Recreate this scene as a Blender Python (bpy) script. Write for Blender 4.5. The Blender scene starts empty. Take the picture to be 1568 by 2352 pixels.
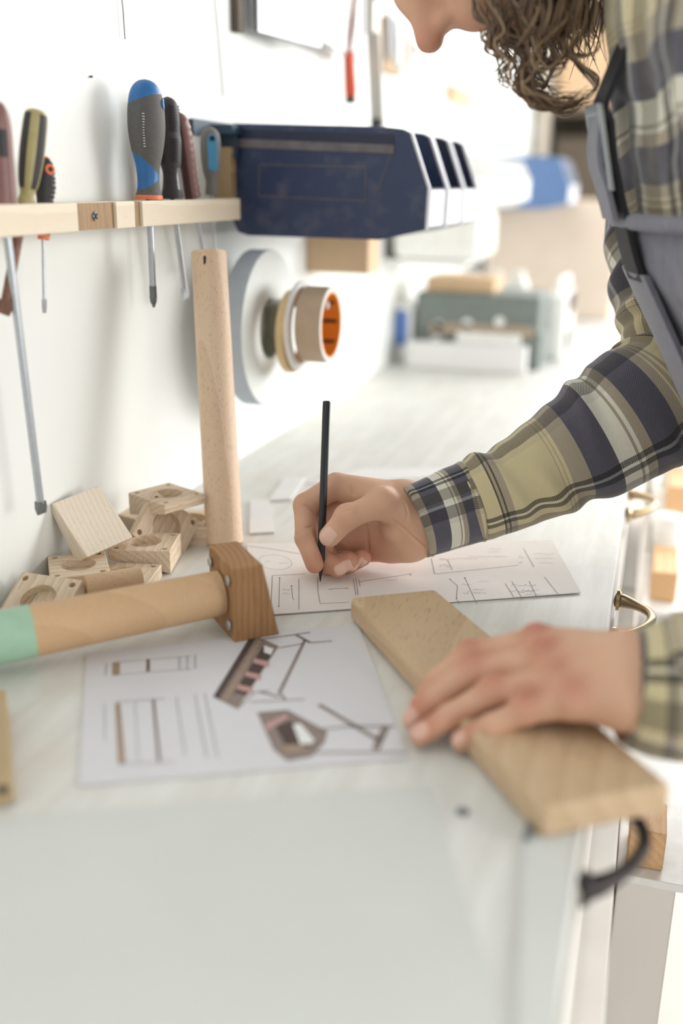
import bpy, bmesh, math, random
import numpy as np
from mathutils import Vector, Matrix, Euler
random.seed(7); rng = np.random.default_rng(7)
SC = bpy.context.scene; COL = SC.collection
V = Vector; PI = math.pi

# ------------------------------------------------------------------ camera (35 mm, 18 deg down, yawed to the wall)
F = 35/36*2352
ZB = 0.90                                   # bench top
def _n(v): return v/np.linalg.norm(v)
_Y = _n(np.array([1530.-784, 1176-430., F])); _h = np.array([1, -.010, 0.])
_Z = _n(np.cross(_Y, _h)); _Z = _Z if _Z[1] > 0 else -_Z
_X = np.cross(_Y, _Z); _X = _X if _X[0] > 0 else -_X
R = np.array([_X, _Y, _Z]); CP = np.array([.52185, 0., ZB+.36])
def ray(px, py): return R @ np.array([(px-784)/F, (1176-py)/F, 1.])
def onz(px, py, z): r = ray(px, py); return V(CP + r*(z-CP[2])/r[2])
def onx(px, py, x): r = ray(px, py); return V(CP + r*(x-CP[0])/r[0])
def ony(px, py, y): r = ray(px, py); return V(CP + r*(y-CP[1])/r[1])
def atd(px, py, d): return V(CP + ray(px, py)*d)
def depth(p): return float(np.dot(R[:, 2], np.array(p)-CP))

cd = bpy.data.cameras.new('camera'); cam = bpy.data.objects.new('camera', cd); COL.objects.link(cam)
M4 = Matrix.Identity(4)
for i in range(3):
    M4[i][0] = R[i, 0]; M4[i][1] = R[i, 1]; M4[i][2] = -R[i, 2]; M4[i][3] = CP[i]
cam.matrix_world = M4
cd.sensor_fit = 'VERTICAL'; cd.sensor_height = 36; cd.lens = 35; cd.clip_start = .02
cd.dof.use_dof = True; cd.dof.focus_distance = .93; cd.dof.aperture_fstop = 1.75
SC.camera = cam

# ------------------------------------------------------------------ materials
def lin(c):
    if isinstance(c, (int, float)): c = (c, c, c)
    return tuple(((v/255)/12.92 if v/255 <= .04045 else ((v/255+.055)/1.055)**2.4) for v in c) + (1,)
class NT:
    def __init__(s, name):
        s.m = bpy.data.materials.new(name); s.m.use_nodes = True; s.t = s.m.node_tree; s.b = s.t.nodes['Principled BSDF']
    def n(s, typ, **k):
        nd = s.t.nodes.new(typ)
        for a, v in k.items():
            if a.startswith('i_'): nd.inputs[a[2:].replace('_', ' ')].default_value = v
            else: setattr(nd, a, v)
        return nd
    def l(s, a, b): s.t.links.new(a, b)
    def ramp(s, fac, stops, mode='LINEAR'):
        r = s.n('ShaderNodeValToRGB'); r.color_ramp.interpolation = mode; e = r.color_ramp.elements
        e[0].position = stops[0][0]; e[0].color = stops[0][1]; e[1].position = stops[1][0]; e[1].color = stops[1][1]
        for p, c in stops[2:]:
            x = e.new(p); x.color = c
        s.l(fac, r.inputs[0]); return r.outputs[0]
    def mix(s, f, a, b, typ='MIX'):
        m = s.n('ShaderNodeMix', data_type='RGBA', blend_type=typ)
        for sock, v in ((m.inputs[0], f), (m.inputs[6], a), (m.inputs[7], b)):
            if hasattr(v, 'links'): s.l(v, sock)
            else: sock.default_value = v
        return m.outputs[2]
    def math(s, op, a, b=0.):
        m = s.n('ShaderNodeMath', operation=op)
        for sock, v in ((m.inputs[0], a), (m.inputs[1], b)):
            if hasattr(v, 'links'): s.l(v, sock)
            else: sock.default_value = v
        return m.outputs[0]
    def coord(s, scale=(1, 1, 1), rot=(0, 0, 0), loc=(0, 0, 0)):
        c = s.n('ShaderNodeTexCoord'); m = s.n('ShaderNodeMapping'); m.inputs['Scale'].default_value = scale
        m.inputs['Rotation'].default_value = rot; m.inputs['Location'].default_value = loc
        s.l(c.outputs['Object'], m.inputs[0]); return m.outputs[0]
    def noise(s, vec, scale, detail=4, rough=.5):
        n = s.n('ShaderNodeTexNoise'); n.inputs['Scale'].default_value = scale; n.inputs['Detail'].default_value = detail
        n.inputs['Roughness'].default_value = rough; s.l(vec, n.inputs['Vector']); return n.outputs['Fac']
    def bump(s, h, strength=.3, dist=.001):
        b = s.n('ShaderNodeBump'); b.inputs['Strength'].default_value = strength; b.inputs['Distance'].default_value = dist
        s.l(h, b.inputs['Height']); s.l(b.outputs[0], s.b.inputs['Normal'])
    def fin(s, col=None, rough=.5, spec=.5, metal=0, sheen=0, sss=0, trans=0, coat=0):
        if col is not None:
            if hasattr(col, 'links'): s.l(col, s.b.inputs['Base Color'])
            else: s.b.inputs['Base Color'].default_value = col
        s.b.inputs['Roughness'].default_value = rough; s.b.inputs['Specular IOR Level'].default_value = spec
        s.b.inputs['Metallic'].default_value = metal; s.b.inputs['Sheen Weight'].default_value = sheen
        s.b.inputs['Transmission Weight'].default_value = trans; s.b.inputs['Coat Weight'].default_value = coat
        if sss:
            s.b.inputs['Subsurface Weight'].default_value = sss; s.b.inputs['Subsurface Scale'].default_value = .004
            s.b.inputs['Subsurface Radius'].default_value = (1, .35, .2)
        return s.m
def plain(name, c, rough=.5, var=.06, scale=60, **k):
    t = NT(name); f = t.noise(t.coord(), scale, 3)
    c0 = lin(c); a = tuple(v*(1-var) for v in c0[:3])+(1,); b = tuple(min(1, v*(1+var)) for v in c0[:3])+(1,)
    return t.fin(t.ramp(f, [(.3, a), (.7, b)]), rough, **k)
def wood(name, light, dark, axis='Y', ring=90, off=(.03, 0, .05), pores=1., rot=(0, 0, 0), rough=.55, dist=2.2):
    """rings round the given grain axis + pores stretched along it"""
    t = NT(name); v = t.coord(rot=rot, loc=off)
    w = t.n('ShaderNodeTexWave', wave_type='RINGS', rings_direction=axis, wave_profile='SAW')
    w.inputs['Scale'].default_value = ring; w.inputs['Distortion'].default_value = dist
    w.inputs['Detail'].default_value = 2; w.inputs['Detail Scale'].default_value = .35; t.l(v, w.inputs['Vector'])
    sc = {'X': (.06, 1, 1), 'Y': (1, .06, 1), 'Z': (1, 1, .06)}[axis]
    m = t.n('ShaderNodeMapping'); m.inputs['Scale'].default_value = sc; t.l(v, m.inputs[0])
    big = t.noise(m.outputs[0], 55, 3); fine = t.noise(m.outputs[0], 900, 2)
    base = t.mix(t.math('MULTIPLY', w.outputs['Fac'], .75), lin(light), lin(dark))
    base = t.mix(t.math('MULTIPLY', big, .45), base, lin(dark))
    po = t.ramp(fine, [(.30, (1, 1, 1, 1)), (.42, (0, 0, 0, 1))])
    base = t.mix(t.math('MULTIPLY', po, .55*pores), base, tuple(v*.45 for v in lin(dark)[:3])+(1,))
    t.bump(fine, .15, .0004)
    return t.fin(base, rough, spec=.35)
MAT = {}
def build_mats():
    m = MAT
    t = NT('white_wall_paint'); f = t.noise(t.coord(), 3, 5); f2 = t.noise(t.coord(scale=(1, 1, .1)), 30, 3)
    c = t.mix(f, lin((234, 236, 233)), lin((240, 241, 238))); c = t.mix(t.math('MULTIPLY', f2, .15), c, lin((215, 219, 216)))
    t.bump(f2, .08, .001); m['wall'] = t.fin(c, .6, spec=.25)
    t = NT('whitewashed_worktop'); v = t.coord(scale=(1, .12, 1), rot=(0, 0, PI/2)); f = t.noise(v, 60, 6, .6); g = t.noise(t.coord(), 14, 5, .6)
    st = t.ramp(t.noise(t.coord(scale=(.4, 2, 1)), 26, 4, .55), [(.67, (0, 0, 0, 1)), (.76, (1, 1, 1, 1))])
    c = t.mix(t.ramp(f, [(.35, (0, 0, 0, 1)), (.65, (1, 1, 1, 1))]), lin((211, 210, 205)), lin((224, 224, 220)))
    c = t.mix(t.math('MULTIPLY', t.ramp(g, [(.5, (0, 0, 0, 1)), (.75, (1, 1, 1, 1))]), .5), c, lin((206, 196, 180)))
    c = t.mix(t.math('MULTIPLY', st, .45), c, lin((188, 168, 143)))
    t.bump(f, .1, .0005); m['bench'] = t.fin(c, .45, spec=.4)
    t = NT('worn_front_paint'); f = t.noise(t.coord(scale=(1, 1, .15)), 30, 5)
    m['front'] = t.fin(t.mix(f, lin((226, 220, 212)), lin((238, 234, 228))), .5)
    t = NT('concrete_floor'); f = t.noise(t.coord(), 5, 6); m['floor'] = t.fin(t.mix(f, lin((190, 182, 174)), lin((214, 208, 200))), .6)
    m['oak'] = wood('pale_oak', (238, 222, 200), (204, 178, 148), 'Y', 60, off=(.05, 0, .07), dist=3)
    m['oakface'] = wood('pale_oak_long_grain', (240, 230, 214), (226, 208, 186), 'X', 70, off=(0, .21, .13), pores=.45)
    m['beech'] = wood('beech', (236, 210, 184), (220, 190, 160), 'Z', 12, off=(.06, .03, 0), pores=.9)
    m['beech2'] = wood('beech_lying', (208, 174, 136), (196, 160, 122), 'X', 8, off=(0, .05, .03), pores=.5)
    m['endblock'] = wood('dark_oiled_oak', (180, 138, 96), (138, 98, 62), 'Z', 60, off=(.05, .02, 0))
    m['plank'] = wood('oak_plank', (208, 182, 150), (188, 160, 126), 'Y', 22, off=(.07, 0, .10), dist=3.5)
    m['dowel'] = wood('dowel_beech', (218, 186, 152), (204, 170, 136), 'X', 14, off=(0, .02, .01))
    m['rail'] = wood('pale_pine', (236, 224, 204), (222, 206, 182), 'Y', 30, off=(.1, 0, .05), pores=.2)
    m['rawply'] = wood('raw_wood_recess', (178, 146, 108), (150, 118, 82), 'Z', 60)
    m['ply'] = wood('plywood_edge', (201, 178, 140), (150, 126, 92), 'Y', 120, off=(.5, 0, 0), pores=.3)
    m['card'] = plain('cardboard', (206, 176, 142), .8, .05, 20)
    m['card2'] = plain('pale_cardboard', (226, 210, 194), .8, .04, 12)
    m['mint'] = plain('mint_paint', (158, 192, 166), .45)
    m['paper'] = plain('white_paper', (232, 231, 230), .75, .015, 30)
    m['paper2'] = plain('drawing_paper', (232, 226, 222), .75, .02, 20)
    m['sheet'] = plain('greyish_sheet', (208, 210, 206), .75, .02, 12); m['paperprint'] = plain('print_paper', (214, 213, 217), .7, .015, 20)
    m['ink'] = plain('ink', (96, 94, 98), .6); m['inklight'] = plain('pencil_line', (172, 171, 175), .6)
    m['pbrown'] = plain('print_brown', (118, 96, 86), .7, .2, 300); m['pdark'] = plain('print_dark', (78, 62, 58), .7, .2, 300)
    m['pmid'] = plain('print_taupe', (138, 124, 118), .7, .2, 300); m['ppink'] = plain('print_pink', (196, 152, 150), .7, .1, 300)
    m['ptan'] = plain('print_tan', (160, 138, 118), .7, .15, 300)
    t = NT('navy_plastic'); f = t.noise(t.coord(), 26, 6, .65); k = t.ramp(f, [(.52, (0, 0, 0, 1)), (.72, (1, 1, 1, 1))])
    m['bin'] = t.fin(t.mix(t.math('MULTIPLY', k, .55), lin((44, 58, 94)), lin((104, 102, 118))), .38, spec=.5)
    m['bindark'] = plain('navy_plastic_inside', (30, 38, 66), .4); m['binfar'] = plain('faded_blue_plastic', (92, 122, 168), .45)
    m['tealp'] = plain('dusty_teal_plastic', (48, 72, 92), .5); m['dust'] = plain('dusty_ledge', (112, 108, 112), .8, .2, 60)
    m['rim'] = plain('backlit_rim_pale_bar', (222, 224, 232), .35); m['label'] = plain('white_label', (226, 227, 232), .6)  # rim: backlight on the blue bin flanges painted in as pale; also a clamp bar
    m['whitep'] = plain('white_plastic', (238, 238, 234), .35)
    m['handleblue'] = plain('blue_handle', (40, 106, 168), .45, .12); m['handlegrey'] = plain('grey_rubber_grip', (92, 90, 88), .7, .1, 400)
    m['orange'] = plain('orange_plastic', (232, 118, 70), .5); m['orangetape'] = plain('orange_core', (244, 146, 40), .6)
    m['blackrub'] = plain('black_rubber', (52, 50, 51), .6, .15, 300); m['smoke'] = plain('smoky_plastic', (120, 122, 124), .3)
    m['maroon'] = plain('brown_red_handle', (126, 88, 84), .45, .12); m['maroond'] = plain('dark_red_brown_handle', (74, 46, 44), .45, .12)
    m['yellow'] = plain('dirty_yellow', (170, 158, 108), .5, .15); m['skyb'] = plain('sky_blue_plastic', (70, 144, 186), .5)
    m['greyrub'] = plain('taupe_rubber', (112, 108, 104), .7)
    m['steel'] = plain('steel', (186, 190, 194), .35, .05, 200, metal=.75); m['steeld'] = plain('dark_steel', (120, 122, 124), .4, .1, 200, metal=.6)
    m['rust'] = plain('rusty_steel', (130, 96, 82), .6, .2, 200, metal=.4)
    m['brass'] = plain('aged_brass', (172, 150, 118), .3, .1, 80, metal=.9); m['darkm'] = plain('dark_iron', (46, 40, 40), .35, .1, 80, metal=.6)
    m['tapegrey'] = plain('pale_blue_grey_tape', (186, 197, 208), .6, .03); m['tapeface'] = plain('white_tape_side', (224, 228, 226), .6, .02)
    m['tan'] = plain('tan_tape', (190, 168, 144), .5, .04); m['masking'] = plain('yellow_masking_tape', (224, 198, 150), .6)
    m['olive'] = plain('olive_tape', (138, 128, 96), .6); m['tapelabel'] = plain('grey_green_core_label', (150, 158, 148), .6, .15, 90)
    m['nailm'] = plain('nail_tone', (222, 176, 160), .4); m['red'] = plain('red_clamp_paint', (204, 76, 44), .45); m['alu'] = plain('aluminium', (178, 176, 168), .35, .04, metal=.6)
    m['case'] = plain('grey_green_case', (118, 126, 122), .6, .08, 30); m['casel'] = plain('dull_wood_strip', (168, 152, 132), .6)
    m['bluel'] = plain('blue_card', (86, 122, 184), .6); m['pencil'] = plain('black_pencil_lacquer', (30, 34, 40), .32, .08, 300)
    m['shelfd'] = plain('grey_brown_shelf_back', (92, 82, 70), .8, .12, 6); m['shelfp'] = plain('pale_post', (206, 196, 182), .6)
    m['orangew'] = wood('orange_pine', (238, 198, 152), (220, 172, 122), 'Y', 40, off=(.2, 0, .2))
    m['glassy'] = plain('clear_pocket_plastic', (232, 234, 238), .15); m['black'] = plain('black_plastic', (28, 28, 30), .5)
    t = NT('denim'); f = t.noise(t.coord(scale=(1, 1, .25)), 240, 3); g = t.noise(t.coord(), 14, 4)
    c = t.mix(f, lin((108, 109, 122)), lin((150, 150, 160))); c = t.mix(t.math('MULTIPLY', g, .4), c, lin((94, 94, 108)))
    t.bump(f, .25, .0006); m['denim'] = t.fin(c, .8, spec=.2, sheen=.2)
    m['strap'] = plain('black_strap', (32, 32, 36), .7)
    # hair
    t = NT('brown_hair'); f = t.noise(t.coord(scale=(3, 3, 1)), 40, 3)
    m['hair'] = t.fin(t.mix(f, lin((66, 50, 40)), lin((128, 102, 80))), .45, spec=.5)
    m['hairl'] = t.fin(t.b.inputs['Base Color'].links[0].from_socket, .45) if False else plain('blond_brown_hair', (158, 132, 104), .45, .2, 60)
    # skin: base + knuckle blush + nails, stored as point attributes
    t = NT('skin'); a = t.n('ShaderNodeAttribute', attribute_name='blush'); b = t.n('ShaderNodeAttribute', attribute_name='nail')
    f = t.noise(t.coord(), 45, 4); g = t.noise(t.coord(), 600, 2)
    c = t.mix(f, lin((208, 163, 135)), lin((217, 175, 148)))
    c = t.mix(t.math('MULTIPLY', a.outputs['Fac'], .75), c, lin((178, 92, 70)))
    c = t.mix(t.math('MULTIPLY', b.outputs['Fac'], .7), c, lin((236, 200, 186)))
    t.bump(t.math('ADD', g, t.math('MULTIPLY', t.noise(t.coord(), 160, 3), 1.5)), .22, .0005)
    m['skin'] = t.fin(c, .5, spec=.4, sss=.15)
    # plaid flannel
    t = NT('plaid_flannel'); a = t.n('ShaderNodeAttribute', attribute_name='plaid'); s = t.n('ShaderNodeSeparateXYZ'); t.l(a.outputs['Vector'], s.inputs[0])
    K = lin((208, 195, 156)); CR = lin((226, 224, 212)); TA = lin((158, 147, 133)); NV = lin((30, 40, 84)); BK = lin((34, 33, 32)); GR = lin((98, 92, 86))
    OL = lin((84, 78, 58)); DT = lin((70, 66, 62))
    st_u = [(0, K), (.075, BK), (.084, TA), (.096, BK), (.105, TA), (.13, K), (.36, TA), (.366, K), (.38, TA), (.386, K), (.40, TA), (.48, NV), (.60, CR), (.675, TA), (.685, CR), (.70, TA), (.74, NV), (.86, TA), (.90, K), (.91, TA), (.925, K), (.935, TA), (.95, K)]
    W_ = lambda x: (x, x, x, 1)
    st_v = [(0, K), (.24, BK), (.285, CR), (.305, BK), (.35, K), (.42, OL), (.56, K), (.60, CR), (.64, DT), (.78, TA), (.84, K)]
    st_w = [(0, W_(.12)), (.24, W_(.85)), (.285, W_(.3)), (.305, W_(.85)), (.35, W_(.12)), (.42, W_(.58)), (.56, W_(.12)), (.60, W_(.3)), (.64, W_(.66)), (.78, W_(.25)), (.84, W_(.12))]
    fu = t.math('FRACT', t.math('DIVIDE', s.outputs[0], .30)); fv = t.math('FRACT', t.math('DIVIDE', s.outputs[1], .165))
    cu = t.ramp(fu, st_u, 'CONSTANT'); cv = t.ramp(fv, st_v, 'CONSTANT'); wv = t.ramp(fv, st_w, 'CONSTANT')
    tw = t.math('SINE', t.math('MULTIPLY', t.math('ADD', s.outputs[0], t.math('MULTIPLY', s.outputs[1], .8)), 2*PI/.0024))
    tw = t.ramp(t.math('ADD', t.math('MULTIPLY', tw, .5), .5), [(.3, (0, 0, 0, 1)), (.7, (1, 1, 1, 1))])
    wgt = t.math('MULTIPLY', wv, t.math('ADD', t.math('MULTIPLY', tw, .9), .55))
    c = t.mix(wgt, cu, cv)
    fz = t.noise(t.coord(), 500, 3); c = t.mix(t.math('MULTIPLY', fz, .14), c, lin((150, 142, 122)))
    t.bump(t.math('ADD', tw, fz), .35, .0005)
    m['plaid'] = t.fin(c, .9, spec=.1, sheen=.35)
build_mats()

# ------------------------------------------------------------------ object helpers
def tag(o, label=None, cat=None, group=None, kind=None):
    if label: o['label'] = label
    if cat: o['category'] = cat
    if group: o['group'] = group
    if kind: o['kind'] = kind
    return o
def thing(name, label, cat, loc=(0, 0, 0), group=None):
    o = bpy.data.objects.new(name, None); COL.objects.link(o); o.location = loc; o.empty_display_size = .02
    return tag(o, label, cat, group)
def wloc(o):
    p = V((0, 0, 0))
    while o: p += o.location; o = o.parent
    return p
def link(name, me, mats, parent=None, smooth=False, bevel=0, local=False, auto=True):
    for mm in (mats if isinstance(mats, (list, tuple)) else [mats]): me.materials.append(MAT[mm] if isinstance(mm, str) else mm)
    o = bpy.data.objects.new(name, me); COL.objects.link(o)
    if not local:
        if parent is None:
            n = len(me.vertices); co = np.empty(n*3); me.vertices.foreach_get('co', co); co = co.reshape(-1, 3)
            c = (co.max(0)+co.min(0))/2; c[2] = co[:, 2].min(); o.location = V(c)
            me.transform(Matrix.Translation(-V(c)))
        else: me.transform(Matrix.Translation(-wloc(parent)))
    if parent: o.parent = parent
    if smooth:
        me.polygons.foreach_set('use_smooth', [True]*len(me.polygons))
        if auto and smooth != 'all':
            try: me.set_sharp_from_angle(angle=math.radians(40))
            except Exception: pass
    if bevel:
        b = o.modifiers.new('bevel', 'BEVEL'); b.width = bevel; b.segments = 3; b.limit_method = 'ANGLE'; b.angle_limit = math.radians(40)
    return o
class MB:
    def __init__(s): s.v = []; s.f = []; s.m = []
    def add(s, vs, fs, mi=0):
        k = len(s.v); s.v += [tuple(p) for p in vs]; s.f += [tuple(i+k for i in f) for f in fs]; s.m += [mi]*len(fs); return s
    def box(s, c, d, rot=None, mi=0):
        Q = rot if isinstance(rot, Matrix) else (Euler(rot).to_matrix() if rot else Matrix.Identity(3)); c = V(c)
        vs = [c+Q @ V((x*d[0]/2, y*d[1]/2, z*d[2]/2)) for x in (-1, 1) for y in (-1, 1) for z in (-1, 1)]
        return s.add(vs, [(0, 1, 3, 2), (4, 6, 7, 5), (0, 4, 5, 1), (2, 3, 7, 6), (0, 2, 6, 4), (1, 5, 7, 3)], mi)
    def bb(s, a, b, mi=0):
        a = V(a); b = V(b); return s.box((a+b)/2, [abs(b[i]-a[i]) for i in range(3)], None, mi)
    def prism(s, pts, off, mi=0):
        n = len(pts); off = V(off); a = [V(p) for p in pts]
        return s.add(a+[p+off for p in a], [tuple(range(n))[::-1], tuple(range(n, 2*n))]+[(i, (i+1) % n, (i+1) % n+n, i+n) for i in range(n)], mi)
    def tube(s, path, rad, n=12, mi=0, caps=True, ell=None):
        path = [V(p) for p in path]; k = len(path)
        if not hasattr(rad, '__len__'): rad = [rad]*k
        t0 = (path[1]-path[0]).normalized(); u = t0.orthogonal().normalized(); vs = []
        for i, p in enumerate(path):
            t = (path[min(i+1, k-1)]-path[max(i-1, 0)])
            t = t.normalized() if t.length > 1e-9 else t0
            u = (u-t*u.dot(t)); u = u.normalized() if u.length > 1e-6 else t.orthogonal().normalized(); w = t.cross(u)
            for j in range(n):
                a = 2*PI*j/n; vs.append(p+(u*math.cos(a)+w*math.sin(a))*rad[i])
        fs = [(i*n+j, i*n+(j+1) % n, (i+1)*n+(j+1) % n, (i+1)*n+j) for i in range(k-1) for j in range(n)]
        if caps: fs += [tuple(range(n))[::-1], tuple(range((k-1)*n, k*n))]
        return s.add(vs, fs, mi)
    def ring(s, c, axis, prof, n=48, mi=0, closed=True):
        """lathe a closed profile [(along, radius)] about axis"""
        c = V(c); ax = V(axis).normalized(); u = ax.orthogonal().normalized(); w = ax.cross(u); k = len(prof)
        vs = [c+ax*h+(u*math.cos(2*PI*j/n)+w*math.sin(2*PI*j/n))*r for h, r in prof for j in range(n)]
        kk = k if closed else k-1
        fs = [(i*n+j, i*n+(j+1) % n, ((i+1) % k)*n+(j+1) % n, ((i+1) % k)*n+j) for i in range(kk) for j in range(n)]
        return s.add(vs, fs, mi)
    def mesh(s, name='m'):
        me = bpy.data.meshes.new(name); me.from_pydata(s.v, [], s.f); me.update(); me.polygons.foreach_set('material_index', s.m)
        bm = bmesh.new(); bm.from_mesh(me); bmesh.ops.recalc_face_normals(bm, faces=bm.faces); bm.to_mesh(me); bm.free(); return me
    def build(s, name, mats, parent=None, **k): return link(name, s.mesh(name), mats, parent, **k)
def cr(pts, n):
    """Catmull-Rom through rows of numbers -> n samples"""
    P = np.array([list(p) for p in pts], float); P = np.vstack([2*P[0]-P[1], P, 2*P[-1]-P[-2]]); out = []
    m = len(P)-3
    for t in np.linspace(0, m-1e-9, n):
        i = int(t); f = t-i; a, b, c, d = P[i:i+4]
        out.append(.5*((2*b)+(c-a)*f+(2*a-5*b+4*c-d)*f*f+(3*b-a-3*c+d)*f**3))
    return np.array(out)
def copy_tree(o, parent=None):
    c = o.copy(); COL.objects.link(c); c.parent = parent
    for ch in [x for x in bpy.data.objects if x.parent == o]: copy_tree(ch, c)
    return c

# ------------------------------------------------------------------ smooth solid modelling (distance field -> surface net)
def smin(a, b, k):
    h = np.clip(.5+.5*(b-a)/k, 0, 1); return b*(1-h)+a*h-k*h*(1-h)
def cone(p, a, b, ra, rb):
    a = np.array(a, float); b = np.array(b, float); ab = b-a; pa = p-a
    t = np.clip(pa @ ab/max(ab @ ab, 1e-12), 0, 1); return np.linalg.norm(pa-t[:, None]*ab, axis=1)-(ra+(rb-ra)*t)
def ell(p, c, r, Q=None):
    q = p-np.array(c)
    if Q is not None: q = q @ np.array(Q)
    r = np.array(r); k0 = np.linalg.norm(q/r, axis=1); k1 = np.linalg.norm(q/(r*r), axis=1)+1e-9; return k0*(k0-1)/k1
def surfnet(fn, lo, hi, h, smooth=2):
    lo = np.array(lo, float); hi = np.array(hi, float); n = np.ceil((hi-lo)/h).astype(int)+1
    ax = [lo[i]+h*np.arange(n[i]) for i in range(3)]
    val = np.empty(n, np.float32)
    for i in range(0, n[0], 24):
        g = np.stack(np.meshgrid(ax[0][i:i+24], ax[1], ax[2], indexing='ij'), -1); val[i:i+24] = fn(g.reshape(-1, 3)).reshape(g.shape[:3])
    s = val < 0; nc = n-1
    cnt = np.zeros(nc, np.uint8); acc = np.zeros(tuple(nc)+(3,), np.float32)
    off = [(a, b, c) for a in (0, 1) for b in (0, 1) for c in (0, 1)]
    def sl(A, o): return A[o[0]:o[0]+nc[0], o[1]:o[1]+nc[1], o[2]:o[2]+nc[2]]
    for o in off:
        for d in range(3):
            if o[d]: continue
            o2 = list(o); o2[d] = 1; va, vb = sl(val, o), sl(val, o2); x = sl(s, o) != sl(s, o2)
            t = np.where(x, va/np.where(x, va-vb, 1), 0); cnt += x
            for e in range(3): acc[..., e] += np.where(x, (t if e == d else o[e]), 0)
    act = cnt > 0; idx = -np.ones(nc, np.int64); idx[act] = np.arange(act.sum())
    cc = np.argwhere(act); verts = lo+h*(cc+acc[act]/cnt[act][:, None])
    faces = []
    for d in range(3):
        e, f_ = [(1, 2), (2, 0), (0, 1)][d]
        A = [slice(None)]*3; B = [slice(None)]*3; A[d] = slice(0, -1); B[d] = slice(1, None)
        x = s[tuple(A)] != s[tuple(B)]; P = np.argwhere(x); P = P[(P[:, e] > 0) & (P[:, f_] > 0) & (P[:, e] < n[e]-1) & (P[:, f_] < n[f_]-1)]
        q = []
        for (i, j) in ((0, 0), (-1, 0), (-1, -1), (0, -1)):
            Q = P.copy(); Q[:, e] += i; Q[:, f_] += j; q.append(idx[Q[:, 0], Q[:, 1], Q[:, 2]])
        q = np.stack(q, 1); fl = ~s[P[:, 0], P[:, 1], P[:, 2]]; q[fl] = q[fl][:, ::-1]; faces.append(q)
    faces = np.vstack(faces); faces = faces[(faces >= 0).all(1)]
    for _ in range(smooth):
        S = np.zeros_like(verts); C = np.zeros(len(verts))
        for k in range(4):
            a, b = faces[:, k], faces[:, (k+1) % 4]; np.add.at(S, a, verts[b]); np.add.at(C, a, 1)
        verts = .5*verts+.5*S/np.maximum(C, 1)[:, None]
    return verts, faces
def npmesh(name, verts, faces):
    me = bpy.data.meshes.new(name); me.vertices.add(len(verts)); me.vertices.foreach_set('co', np.asarray(verts, np.float32).ravel())
    me.loops.add(faces.size); me.loops.foreach_set('vertex_index', faces.ravel().astype(np.int32))
    me.polygons.add(len(faces)); me.polygons.foreach_set('loop_start', np.arange(0, faces.size, faces.shape[1], dtype=np.int32))
    me.update(calc_edges=True); me.validate(); return me
def fattr(me, name, vals):
    a = me.attributes.new(name, 'FLOAT', 'POINT'); a.data.foreach_set('value', np.asarray(vals, np.float32))
def vattr(me, name, vals):
    a = me.attributes.new(name, 'FLOAT_VECTOR', 'POINT'); a.data.foreach_set('vector', np.asarray(vals, np.float32).ravel())
# ------------------------------------------------------------------ room and bench
def slab(name, a, b, mat, kind='structure', **k):
    o = MB().bb(a, b).build(name, mat, **k); o['kind'] = kind; return o
slab('floor', (-.1, -1.2, -.06), (4.2, 5.6, 0), 'floor')
slab('wall_left', (-.10, -1.2, 0), (0, 5.6, 3.0), 'wall')
slab('wall_back', (0, 4.60, 0), (4.2, 4.70, 3.0), 'wall')
for i, yy in enumerate((1.42, 2.35)):
    slab('trim_%d' % (i+1), (0, yy-.0012, ZB+.004), (.0004, yy+.0008, 2.4), 'wall')
BX = .513
wb = thing('workbench', 'long whitewashed wall bench with white cupboard fronts that everything lies on', 'workbench', (BX/2, 1.5, 0))
MB().bb((.0005, -.55, ZB-.028), (BX, 3.35, ZB)).build('worktop', 'bench', wb, bevel=.002)
MB().bb((.0005, -.52, .08), (BX-.012, 3.32, ZB-.029)).bb((.02, -.5, 0), (BX-.06, 3.3, .08)).build('carcass', 'front', wb)
for i in range(6):                           # drawer fronts, each with its own arched pull
    y0 = .02+i*.47; dx = BX-.012
    dr = MB().bb((dx, y0+.002, ZB-.20), (BX+.004, y0+.466, ZB-.034)).build('drawer', 'front', wb, bevel=.0015)
    dd = MB().bb((dx, y0+.002, .10), (BX+.027, y0+.466, ZB-.206)).build('cupboard_door', 'front', wb, bevel=.002)
def pull(y0, y1, z, mat, out=.032):
    m = MB(); x = BX+.004; pts = []; rr = []
    for k in range(25):
        a = k/24; s = math.sin(PI*a); pts.append((x+out*s**.7, y0+(y1-y0)*a, z+.004*s)); rr.append(.0042+.0035*(1-s)**3)
    m.tube(pts, rr, 12)
    for y in (y0, y1): m.ring((x-.001, y, z), (1, 0, 0), [(0, .0001), (0, .0105), (.003, .0105), (.0065, .006), (.0065, .0001)], 20)
    return m.build('handle', mat, wb, smooth=True)
def yat(py): return onx(1400, py, 1)          # unused
pull(.490, .590, ZB-.018, 'darkm'); pull(.835, .925, ZB-.018, 'brass'); pull(1.20, 1.29, ZB-.018, 'brass')

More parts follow.
